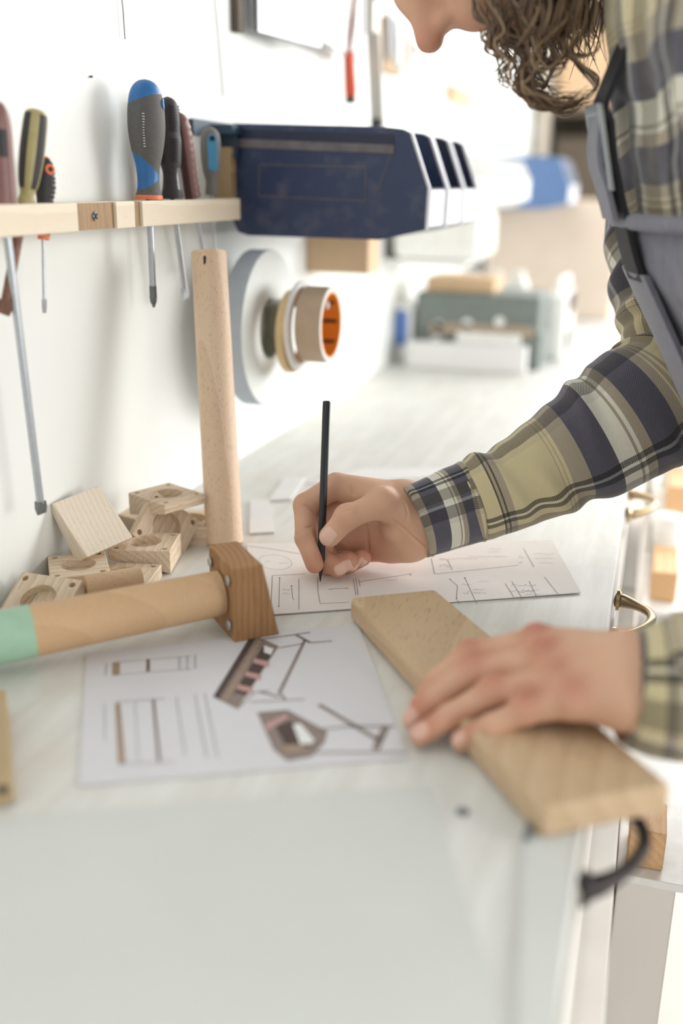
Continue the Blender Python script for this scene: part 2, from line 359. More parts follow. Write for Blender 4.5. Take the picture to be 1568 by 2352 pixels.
# ------------------------------------------------------------------ tool rail on the wall
RX0, RX1 = .022, .048; RZ0, RZ1 = 1.2195, 1.2425
ra = thing('tool_rail', 'pale wooden rail on the wall with screwdrivers standing through it', 'rack', (.03, .85, RZ0))
yend = onx(552, 470, RX1).y
y_a = onx(180, 500, RX1).y; y_b = onx(268, 500, RX1).y; y_c = onx(311, 500, RX1).y; y_d = onx(328, 500, RX1).y
m = MB(); m.bb((RX0-.012, .2, RZ0), (RX1-.008, yend, RZ1))
for a, b in ((.2, y_a), (y_b, y_c), (y_d, yend)): m.bb((RX1-.009, a, RZ0-.0004), (RX1, b, RZ1+.0004))
m.build('rail', 'rail', ra, bevel=.0012)
for a, b in ((y_a, y_b), (y_c, y_d)): MB().bb((RX1-.0085, a+.0003, RZ0+.0004), (RX1-.003, b-.0003, RZ1-.0004)).build('recess', 'rawply', ra)
ys = (y_a*.52+y_b*.48)
m = MB(); m.ring((RX1-.003, ys, (RZ0+RZ1)/2), (1, 0, 0), [(0, .0001), (0, .0042), (.0014, .0036), (.0014, .0001)], 24)
sc = m.build('screw', 'steeld', ra); MB().box((RX1-.0012, ys, (RZ0+RZ1)/2), (.0006, .0062, .0012), (.7, 0, 0)).box((RX1-.0012, ys, (RZ0+RZ1)/2), (.0006, .0062, .0012), (-.87, 0, 0)).build('cross_slot', 'black', sc)
for y in (.2, .62, 1.0): MB().bb((.0002, y, RZ0+.002), (RX0-.0118, y+.08, RZ1-.002)).build('spacer', 'rail', ra)

# ------------------------------------------------------------------ screwdrivers
def frame(a, b):
    """matrix whose z runs from b (bottom) to a (top), x towards the room"""
    z = (V(a)-V(b)).normalized(); x = V((1, -.35, 0)); x = (x-z*x.dot(z)).normalized(); y = z.cross(x)
    return Matrix((x, y, z)).transposed(), (V(a)-V(b)).length
def lathe_handle(top, bot, prof, flat=1., nseg=36, slots=None, ridges=None, NR=60):
    """prof: [(t 0..1 from bottom, radius m)], slots(t, ang)->material index"""
    Q, L = frame(top, bot); P = cr(prof, NR); vs = []; b = V(bot)
    for t, r in P:
        for j in range(nseg):
            a = 2*PI*j/nseg; rr = max(r, .0003)*(1+(ridges(t, a) if ridges else 0))
            vs.append(b+Q @ V((math.cos(a)*rr*flat, math.sin(a)*rr, t*L)))
    m = MB(); fs = []; n = nseg; ms = []
    for i in range(NR-1):
        for j in range(n):
            fs.append((i*n+j, i*n+(j+1) % n, (i+1)*n+(j+1) % n, (i+1)*n+j)); ms.append(slots(P[i][0], 2*PI*(j+.5)/n) if slots else 0)
    fs += [tuple(range(n))[::-1], tuple(range((NR-1)*n, NR*n))]; ms += [ms[0], ms[-1]]
    m.v = [tuple(v) for v in vs]; m.f = fs; m.m = ms
    return m, Q, L
def blade(p0, p1, r, kind, parent, mat='steel', tipmat=None):
    p0 = V(p0); p1 = V(p1); d = (p1-p0).normalized(); L = (p1-p0).length
    MB().tube([p0, p1-d*.010], r, 16).build('shaft', mat, parent, smooth=True)
    m = MB(); q = p1-d*.0115
    if kind == 'cross':
        u = d.orthogonal().normalized(); w = d.cross(u); m.tube([q-d*.010, q+d*.001, q+d*.007, p1], [r*1.12, r*1.12, r*.75, r*.18], 16)
        for k in range(4):
            a = k*PI/2; e = u*math.cos(a)+w*math.sin(a); m.prism([q, q+e*r*1.25, q+d*.006+e*r*1.05, p1+e*r*.2], e.cross(d)*r*.35)
    else:
        u = V((.25, 1, 0)); u = (u-d*u.dot(d)).normalized(); w = d.cross(u)
        ps = []
        for t, a, b in ((0, 1, 1), (.5, 1.5, .6), (1, 1.35, .22)):
            c = q+(p1-q)*t; ps.append([c+u*r*a*x+w*r*b*y for x, y in ((1, 1), (-1, 1), (-1, -1), (1, -1))])
        vs = sum(ps, []); fs = [(3, 2, 1, 0), (8, 9, 10, 11)]+[(i*4+j, i*4+(j+1) % 4, i*4+4+(j+1) % 4, i*4+4+j) for i in range(2) for j in range(4)]
        m.add(vs, fs)
    m.build('tip', tipmat or mat, parent)
SX = .034
def at(px, py, x=SX): return onx(px, py, x)
SG = 'screwdrivers standing in the wall rail'
def sd(label): return thing('screwdriver', label, 'screwdriver', (SX, 0, RZ1), SG)
# D: big blue and grey
t = sd('large blue and grey screwdriver with orange stripe, tallest handle in the wall rail'); top = at(333, 182); bot = at(342, 458); t.location.y = bot.y
k = depth(bot)/F
def slD(tt, a):
    fr = math.cos(a-PI/2)                      # groove side
    if tt < .035: return 2
    if tt < .14+.06*math.sin(a): return 1
    if abs(math.sin((a-1.15)*.5)) < .07 and .17 < tt < .68: return 2
    if tt < .30+.10*math.cos(a+2.2): return 0
    if tt > .83+.05*math.cos(a-.6): return 0
    if abs(math.sin((a-1.5)*.5)) < .12: return 3
    return 1
prof = [(0, 35*k), (.03, 34*k), (.07, 29*k), (.16, 27*k), (.28, 30*k), (.42, 39*k), (.58, 45*k), (.72, 45*k), (.83, 42*k), (.90, 37*k), (.95, 29*k), (.985, 17*k), (1, 2*k)]
mm, Q, L = lathe_handle(top, bot, prof, .82, 160, slD, None, 300)
h = mm.build('handle', ['handleblue', 'handlegrey', 'orange', 'smoke'], t, smooth=True)
c = bot+Q @ V((.72*36*k, .70*36*k, L*.80)); ax = (Q @ V((.75, .65, 0))).normalized()
MB().ring(c-ax*.004, ax, [(0, .0030), (0, .0054), (.0052, .0054), (.0058, .0042), (.0052, .0030)], 28).build('hang_hole_rim', 'handleblue', h, smooth=True)
MB().ring(c-ax*.003, ax, [(0, .0001), (0, .0031), (.004, .0031), (.004, .0001)], 20).build('hang_hole', 'black', h)
m = MB()                                       # raised moulded marks up the left edge of the grip
for i in range(13):
    p = bot+Q @ V((.0, 0, L*(.44+.022*i))); rr = 44*k*(.86+.012*min(i, 12)); d = Q @ V((.62, -.80, 0)); m.box(p+d*rr*.985, (.0012, .0032, .0012), Q)
m.build('moulded_marks', 'smoke', h)
blade(bot-Q @ V((0, 0, -.006)), at(353, 706), .0033, 'cross', t, tipmat='steeld')
# E: black dotted grip
t = sd('black screwdriver with dimpled rubber grip beside the large blue one'); top = at(384, 222); bot = at(396, 456); t.location.y = bot.y; k = depth(bot)/F
prof = [(0, 26*k), (.04, 26*k), (.12, 22*k), (.25, 20*k), (.36, 25*k), (.55, 28*k), (.64, 26*k), (.76, 27*k), (.90, 24*k), (.97, 16*k), (1, 3*k)]
mm, Q, L = lathe_handle(top, bot, prof, .9, 40, lambda tt, a: 1 if (.08 < tt < .30 and math.cos(a-.6) > .8) else 0)
h = mm.build('handle', ['blackrub', 'smoke'], t, smooth=True)
for (t0, t1) in ((.36, .60), (.66, .92)):
    m = MB()
    for a0 in (-1.75, -.25, 1.2):
        for i in range(9):
            for j in range(5):
                tt = t0+(t1-t0)*(i+.5)/9; a = a0+(j-2)*.17; r = np.interp(tt, [q[0] for q in prof], [q[1] for q in prof])*1.0
                m.box(bot+Q @ V((math.cos(a)*r*.9, math.sin(a)*r, tt*L)), (.0018, .0018, .0018), Q @ Matrix.Rotation(a, 3, 'Z'))
    m.build('grip_dots', 'black', h)
blade(bot+V((0, 0, .006)), at(427, 686), .0031, 'flat', t)
# F: brown-red ribbed
t = sd('brownish red screwdriver with ribbed edge, between the dimpled black and the small blue one'); top = at(413, 260); bot = at(442, 453); t.location.y = bot.y; k = depth(bot)/F
prof = [(0, 20*k), (.05, 20*k), (.3, 19*k), (.55, 22*k), (.8, 21*k), (.94, 15*k), (1, 4*k)]
mm, Q, L = lathe_handle(top, bot, prof, .8, 36, lambda tt, a: 1 if math.cos(a+2.2) > .1 else 0, lambda tt, a: (.07*max(0, math.sin(tt*70))*(math.cos(a-.9) > .55)))
mm.build('handle', ['maroon', 'maroond'], t, smooth=True); blade(bot+V((0, 0, .006)), at(476, 625), .0027, 'flat', t)
# G: small grey and blue
t = sd('small grey screwdriver with light blue inlay, nearest the blue bins'); top = at(482, 290); bot = at(487, 448); t.location.y = bot.y; k = depth(bot)/F
prof = [(0, 17*k), (.05, 17*k), (.2, 15*k), (.35, 21*k), (.55, 25*k), (.8, 25*k), (.93, 19*k), (1, 4*k)]
mm, Q, L = lathe_handle(top, bot, prof, .8, 36); h = mm.build('handle', 'greyrub', t, smooth=True)
ax = (Q @ V((.80, -.6, 0))).normalized(); sdv = Q @ V((.6, .8, 0)); cz = bot+Q @ V((0, 0, L*.62))+ax*19*k
ol = [cz+sdv*(math.cos(a)*11*k)+(top-bot).normalized()*(math.sin(a)*L*.0+ (L*.19 if math.sin(a) > 0 else -L*.19)+math.sin(a)*11*k) for a in [2*PI*i/28 for i in range(28)]]
ol = [p-ax*.0025 for p in ol]
MB().prism(ol, ax*.0052).build('inlay', 'skyb', h, bevel=.0006)
hc = cz+(top-bot).normalized()*L*.20+ax*.0028
MB().ring(hc, ax, [(0, .0001), (0, .0028), (.0006, .0028), (.0006, .0001)], 20).build('hang_hole', 'black', h)
blade(bot+V((0, 0, .006)), at(497, 640), .0014, 'flat', t)
# C: black and orange, collar below the rail
t = sd('short black screwdriver with orange ring, its collar poking below the rail'); top = at(106, 360); bot = at(100, 550); t.location.y = bot.y; k = depth(bot)/F
prof = [(0, 14*k), (.05, 14*k), (.09, 15*k), (.42, 18*k), (.6, 22*k), (.8, 20*k), (.93, 14*k), (1, 5*k)]
mm, Q, L = lathe_handle(top, bot, prof, .9, 36, lambda tt, a: 1 if (tt < .05 or tt > .975) else 0, lambda tt, a: (.12*(math.sin(tt*110) > 0)*(math.cos(a-1.2) > .2)*(tt > .45)))
h = mm.build('handle', ['blackrub', 'orange'], t, smooth=True); ax = (Q @ V((.9, -.1, 0))).normalized()
MB().ring(bot+Q @ V((0, 0, L*.84))+ax*16*k, ax, [(0, .0022), (0, .0042), (.0012, .0042), (.0012, .0022)], 24).build('orange_ring', 'orange', h)
blade(bot+V((0, 0, .003)), at(102, 719), .0014, 'flat', t)
# B: yellow and black, rusty blade
t = sd('tilted yellow and black striped screwdriver with rusty flat blade'); top = at(84, 253, .04); bot = at(60, 470); t.location.y = bot.y; k = depth(bot)/F
prof = [(0, 19*k), (.05, 20*k), (.12, 17*k), (.25, 24*k), (.5, 29*k), (.75, 29*k), (.93, 27*k), (.98, 22*k), (1, 15*k)]
mm, Q, L = lathe_handle(top, bot, prof, .9, 120, lambda tt, a: 1 if (math.sin(a*4+.9) > -.1 and .16 < tt < .95) else 0, None, 160)
mm.build('handle', ['yellow', 'blackrub'], t, smooth=True); blade(bot+V((0, 0, .006)), at(8, 722, .03), .0040, 'flat', t, 'rust')
# A: brown-red at the frame edge, long blade
t = sd('brown-red screwdriver at the left end of the rail with the longest blade'); top = at(-6, 232); bot = at(8, 476); t.location.y = bot.y; k = depth(bot)/F
prof = [(0, 30*k), (.06, 31*k), (.2, 30*k), (.45, 29*k), (.7, 28*k), (.88, 24*k), (.97, 14*k), (1, 4*k)]
mm, Q, L = lathe_handle(top, bot, prof, .95, 36, lambda tt, a: 1 if (math.cos(a+.35) > .93 and .45 < tt < .72) else 0)
mm.build('handle', ['maroon', 'black'], t, smooth=True); blade(bot+V((0, 0, .006)), at(96, 1180, .040), .0034, 'flat', t, 'steel', 'steeld')

# ------------------------------------------------------------------ storage bins
def outline(pts, y): return [ony(px, py, y) for px, py in pts]
BY = 1.170; BW = .105
SIDE = [(523, 287), (538, 283), (880, 291), (925, 296), (945, 306), (966, 372), (985, 432), (979, 527), (900, 545), (870, 551), (570, 541), (546, 533), (527, 490)]
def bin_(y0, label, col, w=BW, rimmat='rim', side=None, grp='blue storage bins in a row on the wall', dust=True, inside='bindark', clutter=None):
    o2 = side or outline(SIDE, BY); x0 = min(p.x for p in o2); z0 = min(p.z for p in o2)
    q = [(p.x, p.z) for p in o2]; t = thing('storage_bin', label, 'storage bin', (x0, y0+w/2, z0), grp); th = .0022
    P = lambda x, z, y: V((x, y, z))
    m = MB()
    for yy in (y0, y0+w-th): m.prism([P(x, z, yy) for x, z in q], (0, th, 0))
    m.build('side_panels', col, t, bevel=.001)
    m = MB(); bot = [q[7], q[8], q[9], q[10], q[11]]                       # floor of the bin
    for a, b in zip(bot[:-1], bot[1:]): m.prism([P(*a, y0+th), P(*b, y0+th), P(b[0], b[1]+th, y0+th), P(a[0], a[1]+th, y0+th)], (0, w-2*th, 0))
    a, b = q[12], q[0]; m.prism([P(*q[11], y0+th), P(*a, y0+th), P(*b, y0+th), P(b[0]+th, b[1], y0+th), P(a[0]+th, a[1], y0+th), P(q[11][0]+th, q[11][1], y0+th)], (0, w-2*th, 0))
    m.build('shell', inside, t)
    fx = (q[6], q[7]); m = MB()                                              # front lip
    m.prism([P(fx[0][0]-.001, fx[0][1], y0+th), P(fx[1][0]-.001, fx[1][1], y0+th), P(fx[1][0]-.001-th, fx[1][1], y0+th), P(fx[0][0]-.001-th, fx[0][1], y0+th)], (0, w-2*th, 0))
    fl = m.build('front_lip', col, t)
    m = MB(); m.prism([P(fx[0][0], fx[0][1]-.002, y0+.014), P(fx[1][0], fx[1][1]+.002, y0+.014), P(fx[1][0]-.0008, fx[1][1]+.002, y0+.014), P(fx[0][0]-.0008, fx[0][1]-.002, y0+.014)], (0, w-.028, 0)); m.build('label_card', 'label', fl)
    path = [q[3], q[4], q[5], q[6], q[7]]  # front flanges: backlit edge glow put into their pale colour
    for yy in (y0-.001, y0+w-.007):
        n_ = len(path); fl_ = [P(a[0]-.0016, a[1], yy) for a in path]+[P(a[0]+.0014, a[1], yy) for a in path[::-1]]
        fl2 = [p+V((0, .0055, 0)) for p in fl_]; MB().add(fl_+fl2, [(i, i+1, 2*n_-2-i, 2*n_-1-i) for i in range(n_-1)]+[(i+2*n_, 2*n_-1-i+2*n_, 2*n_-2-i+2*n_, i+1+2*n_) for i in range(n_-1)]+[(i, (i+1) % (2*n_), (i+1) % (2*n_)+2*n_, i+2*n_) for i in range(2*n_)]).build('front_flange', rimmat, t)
    if dust:                                                                   # long moulded groove, stiffener and stamped panel on the near side
        g = outline([(533, 318), (905, 333), (905, 353), (533, 338)], BY); m = MB(); m.prism([p+V((0, y0-BY-.0016, 0)) for p in g], (0, .0022, 0)); m.build('dusty_ledge', 'dust', t)
        g = outline([(530, 297), (905, 309), (906, 333), (532, 318)], BY); MB().prism([p+V((0, y0-BY-.0008, 0)) for p in g], (0, .0012, 0)).build('groove', 'bindark', t)
        m = MB()
        for a, b in (((897, 356), (864, 446)), ((596, 378), (840, 384)), ((840, 384), (838, 462)), ((838, 462), (594, 450)), ((594, 450), (596, 378))):
            A, B = [ony(*c, BY)+V((0, y0-BY-.0004, 0)) for c in (a, b)]; m.tube([A, B], .0006, 6)
        m.build('moulded_ribs', 'dust', t)
    for c in (clutter or []): pass
    return t
BIN1 = bin_(BY, 'navy blue dusty storage bin, nearest of the row on the wall', 'bin')
bin_(BY+BW+.003, 'second navy storage bin in the near row, showing only its open front', 'bindark', dust=False)
bin_(BY+2*(BW+.003), 'third navy storage bin, last of the near row on the wall', 'bindark', dust=False)
br = thing('bin_rail', 'grey steel hanging rail behind the blue bins', 'rail', (.01, 1.3, 1.28))
a = onx(440, 272, .004); b = onx(470, 320, .004)
MB().bb((.0005, a.y, b.z+.004), (.006, 1.56, a.z)).build('rail_plate', 'tealp', br)
MB().bb((.006, a.y+.045, a.z-.014), (.034, 1.56, a.z-.004)).bb((.006, BY-.01, b.z-.02), (.032, BY-.006, b.z+.01)).build('rail_hook', 'tealp', br)
bd = MB().bb((.0006, BY-.018, 1.222), (.0275, BY-.003, 1.300)).build('plywood_block', 'ply'); tag(bd, 'upright plywood strip between the rail end and the nearest blue bin', 'wood strip')
# far bins and white tubs, same hanging line
far = [V((p.x*1.0, 0, p.z)) for p in outline(SIDE, BY)]
zs = min(p.z for p in far)
def farside(dz=0, sx=1, sz=1): return [V((.004+(p.x-.02)*sx, 0, zs+dz+(p.z-zs)*sz)) for p in far]
FY = 2.72
bin_(FY, 'light blue storage bin beyond the row of white tubs', 'binfar', .11, side=farside(.005, 1.17, 1.04), dust=False, grp='blue bins on the far wall')
bin_(FY+.115, 'light blue storage bin hanging farthest along the wall', 'binfar', .11, side=farside(.005, 1.17, 1.04), dust=False, grp='blue bins on the far wall')
names = ['nearest', 'second', 'third', 'fourth', 'fifth', 'last']
for i in range(6):
    y0 = 1.66+i*.115; w = .108; t = thing('white_tub', 'white plastic tub on the wall, %s in its row between the blue bins' % names[i], 'storage tub', (.1, y0, 1.21), 'white tubs on the wall')
    m = MB(); x0, x1 = .0005, .232
    m.prism([(x0, y0, 1.225), (x1-.03, y0, 1.215), (x1, y0, 1.235), (x1+.002, y0, 1.272), (x1-.018, y0, 1.31), (x0, y0, 1.31)], (0, .002, 0))
    m.prism([(x0, y0+w-.002, 1.225), (x1-.03, y0+w-.002, 1.215), (x1, y0+w-.002, 1.235), (x1+.002, y0+w-.002, 1.272), (x1-.018, y0+w-.002, 1.31), (x0, y0+w-.002, 1.31)], (0, .002, 0))
    m.bb((x0, y0+.002, 1.225), (x1-.03, y0+w-.002, 1.228)).bb((x1-.002, y0+.002, 1.23), (x1, y0+w-.002, 1.272)); m.bb((x0, y0+.002, 1.225), (x0+.002, y0+w-.002, 1.31))
    m.build('body', 'whitep', t, bevel=.001)
    MB().bb((x1+.0005, y0+.02, 1.237), (x1+.0015, y0+w-.02, 1.266)).build('label_card', 'label', t)

# ------------------------------------------------------------------ tape rolls on a peg
PZ = .0
axisdir = V((1, 0, 0))
kk = depth(onx(617, 755, .072))/F; YT = onx(622, 755, .069).y
def roll(px0, px1, py, R0, Ri, name, label, mat, face, core, n=72, x0=None):
    c = ony(px1, py, YT); xa = ony(px0, py, YT).x if x0 is None else x0; w = c.x-xa; c0 = V((xa, YT, c.z)); t = thing(name, label, 'tape', c0, 'tape rolls on the wall peg')
    MB().ring(c0, axisdir, [(.0, Ri+.0015), (0, R0-.0008), (.0008, R0), (w-.0008, R0), (w, R0-.0008), (w, Ri+.0015)], n).build('tape', mat, t, smooth=True)
    if face:
        MB().ring(c0, axisdir, [(w+.0001, Ri+.0015), (w+.0001, R0-.0006), (w+.0006, R0-.0008), (w+.0006, Ri+.0015)], n).build('side_face', face, t)
    MB().ring(c0, axisdir, [(-.0004, Ri-.0008), (-.0004, Ri+.0014), (w+.0006, Ri+.0014), (w+.0006, Ri-.0008)], n).build('core', core, t, smooth=True)
    t['w'] = w; return t
roll(0, 540, 757, 106*kk, 68*kk, 'tape_roll', 'olive tape roll on the peg nearest the wall', 'olive', None, 'olive', x0=.004)
g = roll(578, 621, 755, 178*kk, 68*kk, 'tape_roll', 'large pale grey-blue tape roll with white side, biggest on the peg', 'tapegrey', 'tapeface', 'tapelabel')
gc = g.location
MB().ring(gc, axisdir, [(.004, .0065), (.004, 66*kk), (.006, 66*kk), (.006, .0065)], 48).build('hub_label', 'tapelabel', g)
hb = [o for o in bpy.data.objects if o.parent == g and o.name.startswith('hub')][0]
MB().box(gc+V((.0068, -.012, .016)), (.001, .014, .007), (.4, 0, 0)).build('red_print', 'red', hb); MB().box(gc+V((.0068, -.004, .034)), (.001, .010, .005)).build('red_print', 'red', hb)
roll(664, 680, 762, 94*kk, 72*kk, 'tape_roll', 'yellowish masking tape roll behind the tan one', 'masking', None, 'card')
roll(687, 696, 750, 102*kk, 82*kk, 'tape_roll', 'white ring roll squeezed just behind the tan roll', 'paper', None, 'card')
tn = roll(704, 760, 747, 86*kk, 72*kk, 'tape_roll', 'tan packing tape roll with bright orange core, outermost on the peg', 'tan', 'tapeface', 'orangetape')
c = tn.location; tw_ = tn['w']; cor = [o for o in bpy.data.objects if o.parent == tn and o.name.startswith('core')][0]
for i in range(9):
    a = i*2*PI/9; MB().box(c+V((tw_*.55, math.cos(a)*70*kk, math.sin(a)*70*kk)), (tw_*.6, .004, .0008), (a+PI/2, 0, 0)).build('core_print', 'black', cor)
pg = MB().tube([(.0005, YT, gc.z+60*kk), (c.x+tw_-.004, YT, gc.z+60*kk)], .005, 20).build('wall_peg', 'steel', smooth=True); tag(pg, 'steel peg on the wall carrying the tape rolls', 'peg')

# ------------------------------------------------------------------ other things on the wall
a = ony(683, 548, 1.50); b = ony(845, 630, 1.50)
cb = MB().bb((.0008, 1.50, b.z), (b.x, 1.56, a.z+.015)).build('cardboard_box', 'card', bevel=.001); tag(cb, 'small tan cardboard box on the wall under the blue bins', 'box')
# display pockets hanging above
fp = thing('document_pockets', 'wall rack of clear document pockets with white sheets, above the blue bins', 'document holder', (.03, 1.3, 1.5))
bz = onx(560, 62, .012)
MB().bb((.0008, bz.y-.012, bz.z-.006), (.010, bz.y+.004, bz.z+.25)).build('frame', 'shelfd', fp)
for a_, b_ in (((574, 62, .012), (722, 92, .050)), ((727, 88, .048), (815, 112, .032)), ((590, 74, .020), (738, 104, .056))):
    A = onx(*a_); B = onx(*b_); B.z = A.z-.003; d = (B-A); w_ = d.length; d.normalize(); u = V((0, 0, 1)); nrm = d.cross(u)
    q = [A, B, B+u*.26, A+u*.26]; pk = MB().prism(q, nrm*.0012).build('pocket', 'glassy', fp)
    MB().prism([p+nrm*.0014 for p in (A+d*.010+u*.006, B-d*.012+u*.006, B-d*.012+u*.25, A+d*.010+u*.25)], nrm*.0006).build('sheet', 'paper', pk)
    MB().tube([q[3], q[0], q[1], q[2]], .0022, 8).build('edge', 'smoke', pk)
# clamps: long bar clamp and a red handled one
def on_y(px, py, y): return ony(px, py, y)
t = thing('bar_clamp', 'aluminium bar clamp hanging on the wall above the blue bins', 'clamp', onx(862, 290, .05), 'bar clamps on the wall')
A = onx(866, 282, .05); B = onx(853, -60, .05); MB().prism([A+V((-.011, -.005, 0)), A+V((.011, -.005, 0)), A+V((.011, .005, 0)), A+V((-.011, .005, 0))], B-A).build('bar', 'alu', t)
MB().box(A+V((0, 0, -.002)), (.018, .022, .014)).build('end_stop', 'black', t)
A = onx(852, 40, .05); MB().box(A, (.02, .03, .05)).build('sliding_jaw', 'alu', t, bevel=.004)
t = thing('screw_clamp', 'clamp with red handle hanging beside the aluminium bar', 'clamp', onx(803, 235, .04), 'bar clamps on the wall')
A = onx(805, 222, .04); B = onx(801, 118, .04); m = MB()
m.tube([A, A+(B-A)*.08, A+(B-A)*.5, B], [.008, .0095, .009, .0085], 20).build('handle', 'red', t, smooth=True)
MB().tube([A-V((0, 0, .010)), A], [.0085, .0085], 16).build('end_cap', 'black', t, smooth=True)
MB().tube([B, onx(822, -60, .05)], .004, 12).build('spindle', 'rust', t, smooth=True)
MB().tube([A+V((.02, 0, -.004)), onx(832, -60, .055)], .0035, 12).build('bar', 'rim', t, smooth=True)
# tan board with a metal catch, and a white level with two vials
t = thing('hanging_board', 'small brown board on the wall holding a steel hook tool', 'board', onx(910, 160, .02))
a = onx(888, 160, .02); b = onx(931, 60, .02); MB().bb((.0006, a.y, a.z), (.014, b.y, b.z)).build('board', 'rawply', t)
c = onx(905, 105, .03); MB().tube([c+V((0, 0, .045)), c+V((.004, 0, .01)), c+V((.006, 0, -.03)), c+V((.004, .012, -.036))], [.006, .008, .007, .003], 14).build('hook_tool', 'steel', t, smooth=True)
MB().bb((.0145, a.y+.005, a.z+.02), (.020, a.y+.03, b.z+.008)).build('dark_plate', 'steeld', t)
t = thing('spirit_level', 'white spirit level mounted along the wall, behind the hanging hair', 'level', onx(1000, 150, .03))
a = onx(940, 152, .02); c = onx(1085, 217, .02); lz0 = a.z; lz1 = onx(940, 72, .02).z
MB().bb((.0006, a.y, lz0), (.03, c.y, lz1)).build('body', 'whitep', t, bevel=.003)
for px, py in ((958, 115), (1000, 150), (1043, 158)):
    p = onx(px, py, .0305); MB().box(p, (.002, .03 if px < 970 else .02, .016 if px < 970 else .008)).build('vial', 'blackrub' if px < 970 else 'smoke', t)
bk = MB().bb((.0006, c.y-.25, lz0-.028), (.02, c.y+.02, lz0-.002)).build('backing_strip', 'card'); tag(bk, 'tan strip on the wall below the white spirit level', 'strip')
# thin cords hanging on the wall
for (p, q, lab) in (((489, -40), (512, 222), 'thin dark cord hanging on the wall left of the document pockets'), ((276, -40), (287, 90), 'short thin cord hanging at the top of the wall, above the blue screwdriver')):
    A = onx(*p, .004); B = onx(*q, .004); tag(MB().tube([A, (A+B)/2+V((0, .001, 0)), B], .0008, 8).build('cord', 'inklight' if p[0] < 300 else 'ink', smooth=True), lab, 'cord')
for (p, lab) in (((207, 176), 'small dark nail in the bare wall above the rail'),):
    A = onx(*p, 0); tag(MB().tube([A+V((.0003, 0, 0)), A+V((.003, 0, 0))], [.0010, .0012], 12).build('nail', 'steeld'), lab, 'nail')

# ------------------------------------------------------------------ far end of the bench
def at_y(px, py, y): return ony(px, py, y)
CY = 2.06
t = thing('tool_case', 'grey-green tool case with round white studs lying at the far end of the bench', 'case', (.2, CY, ZB+.03))
def quad_box(name, px0, py0, px1, py1, y, dep, mat, parent=None, bevel=.003, zmin=None):
    a = ony(px0, py1, y); b = ony(px1, py0, y); z0 = a.z if zmin is None else max(a.z, zmin)
    return MB().bb((a.x, y, z0), (b.x, y+dep, b.z)).build(name, mat, parent, bevel=bevel)
a = ony(952, 798, CY); b = ony(1243, 682, CY)
quad_box('lid', 952, 682, 1243, 766, CY, .16, 'case', t, .006)
quad_box('base', 952, 767, 1243, 835, CY, .16, 'case', t, .004, ZB+.0006)
quad_box('wood_strip', 985, 751, 1226, 765, CY-.004, .0035, 'casel', t, .001)
for px, py in ((1008, 747), (1072, 743), (1146, 739), (1000, 783)):
    p = ony(px, py, CY-.001); MB().ring(p, (0, -1, 0), [(0, .0001), (0, .0105), (.003, .009), (.003, .0001)], 24).build('stud', 'whitep', t)
quad_box('handle', 1045, 770, 1196, 794, CY-.014, .012, 'whitep', t, .004)
o = quad_box('wooden_tray', 930, 800, 1208, 860, CY-.05, .035, 'paper', None, .002, ZB+.0006); tag(o, 'low cream box lying in front of the grey-green case', 'box')
t = thing('book', 'upright book with blue label on its spine left of the case', 'book', ony(922, 850, CY+.0)+V((0, .06, 0)))
quad_box('cover', 905, 705, 948, 860, CY, .15, 'paper', t, .001, ZB+.0006); quad_box('blue_label', 907, 713, 936, 792, CY-.0012, .001, 'bluel', t, 0)
o = quad_box('flat_cardboard', 978, 657, 1135, 683, CY+.02, .12, 'card', None, .001); o.location.z = onx(0, 0, 1).z*0+ b.z+.0008
tag(o, 'flat tan cardboard piece lying on the tool case', 'cardboard')
# white plastic items behind and beside it
WY = 2.36
for (x0, y0, x1, y1, yy, nm, lab, cat) in ((1060, 612, 1205, 700, WY, 'white_bottle', 'white bottles cluster', 'bottle'),):
    names2 = ['left', 'middle', 'right']
    for i in range(3):
        px = 1085+i*52; p = ony(px, 700, yy); q = ony(px, 625, yy); r = 24*depth(q)/F
        zb = ZB+.0006
        m = MB().ring((q.x, yy+.03, zb), (0, 0, 1), [(0, .0001), (0, r), (.004, r*1.02), (q.z-zb-.03, r), (q.z-zb-.012, r*.55), (q.z-zb, r*.5), (q.z-zb, .0001)], 28, closed=False)
        tag(m.build('white_bottle', 'whitep', smooth=True), 'white plastic bottle behind the tool case, %s of three' % names2[i], 'bottle', 'white bottles behind the case')
pd = thing('power_drill', 'white and black hand tool case standing right of the grey-green case', 'tool', ony(1285, 800, 2.3)*1)
a = ony(1240, 845, 2.2); b = ony(1312, 645, 2.2); pd.location = V((a.x, 2.2, ZB))
MB().bb((a.x+.002, 2.2, ZB+.0006), (b.x-.005, 2.42, b.z-.03)).build('body', 'whitep', pd, bevel=.012)
MB().tube([(a.x+.02, 2.25, b.z-.03), (a.x+.024, 2.25, b.z-.006), (b.x-.02, 2.36, b.z-.006), (b.x-.018, 2.36, b.z-.03)], .008, 14).build('carry_handle', 'whitep', pd, smooth=True)
MB().bb((b.x-.0045, 2.24, b.z-.075), (b.x-.002, 2.37, b.z-.035)).bb((b.x-.0045, 2.22, ZB+.015), (b.x-.002, 2.33, ZB+.06)).build('black_catch', 'black', pd)
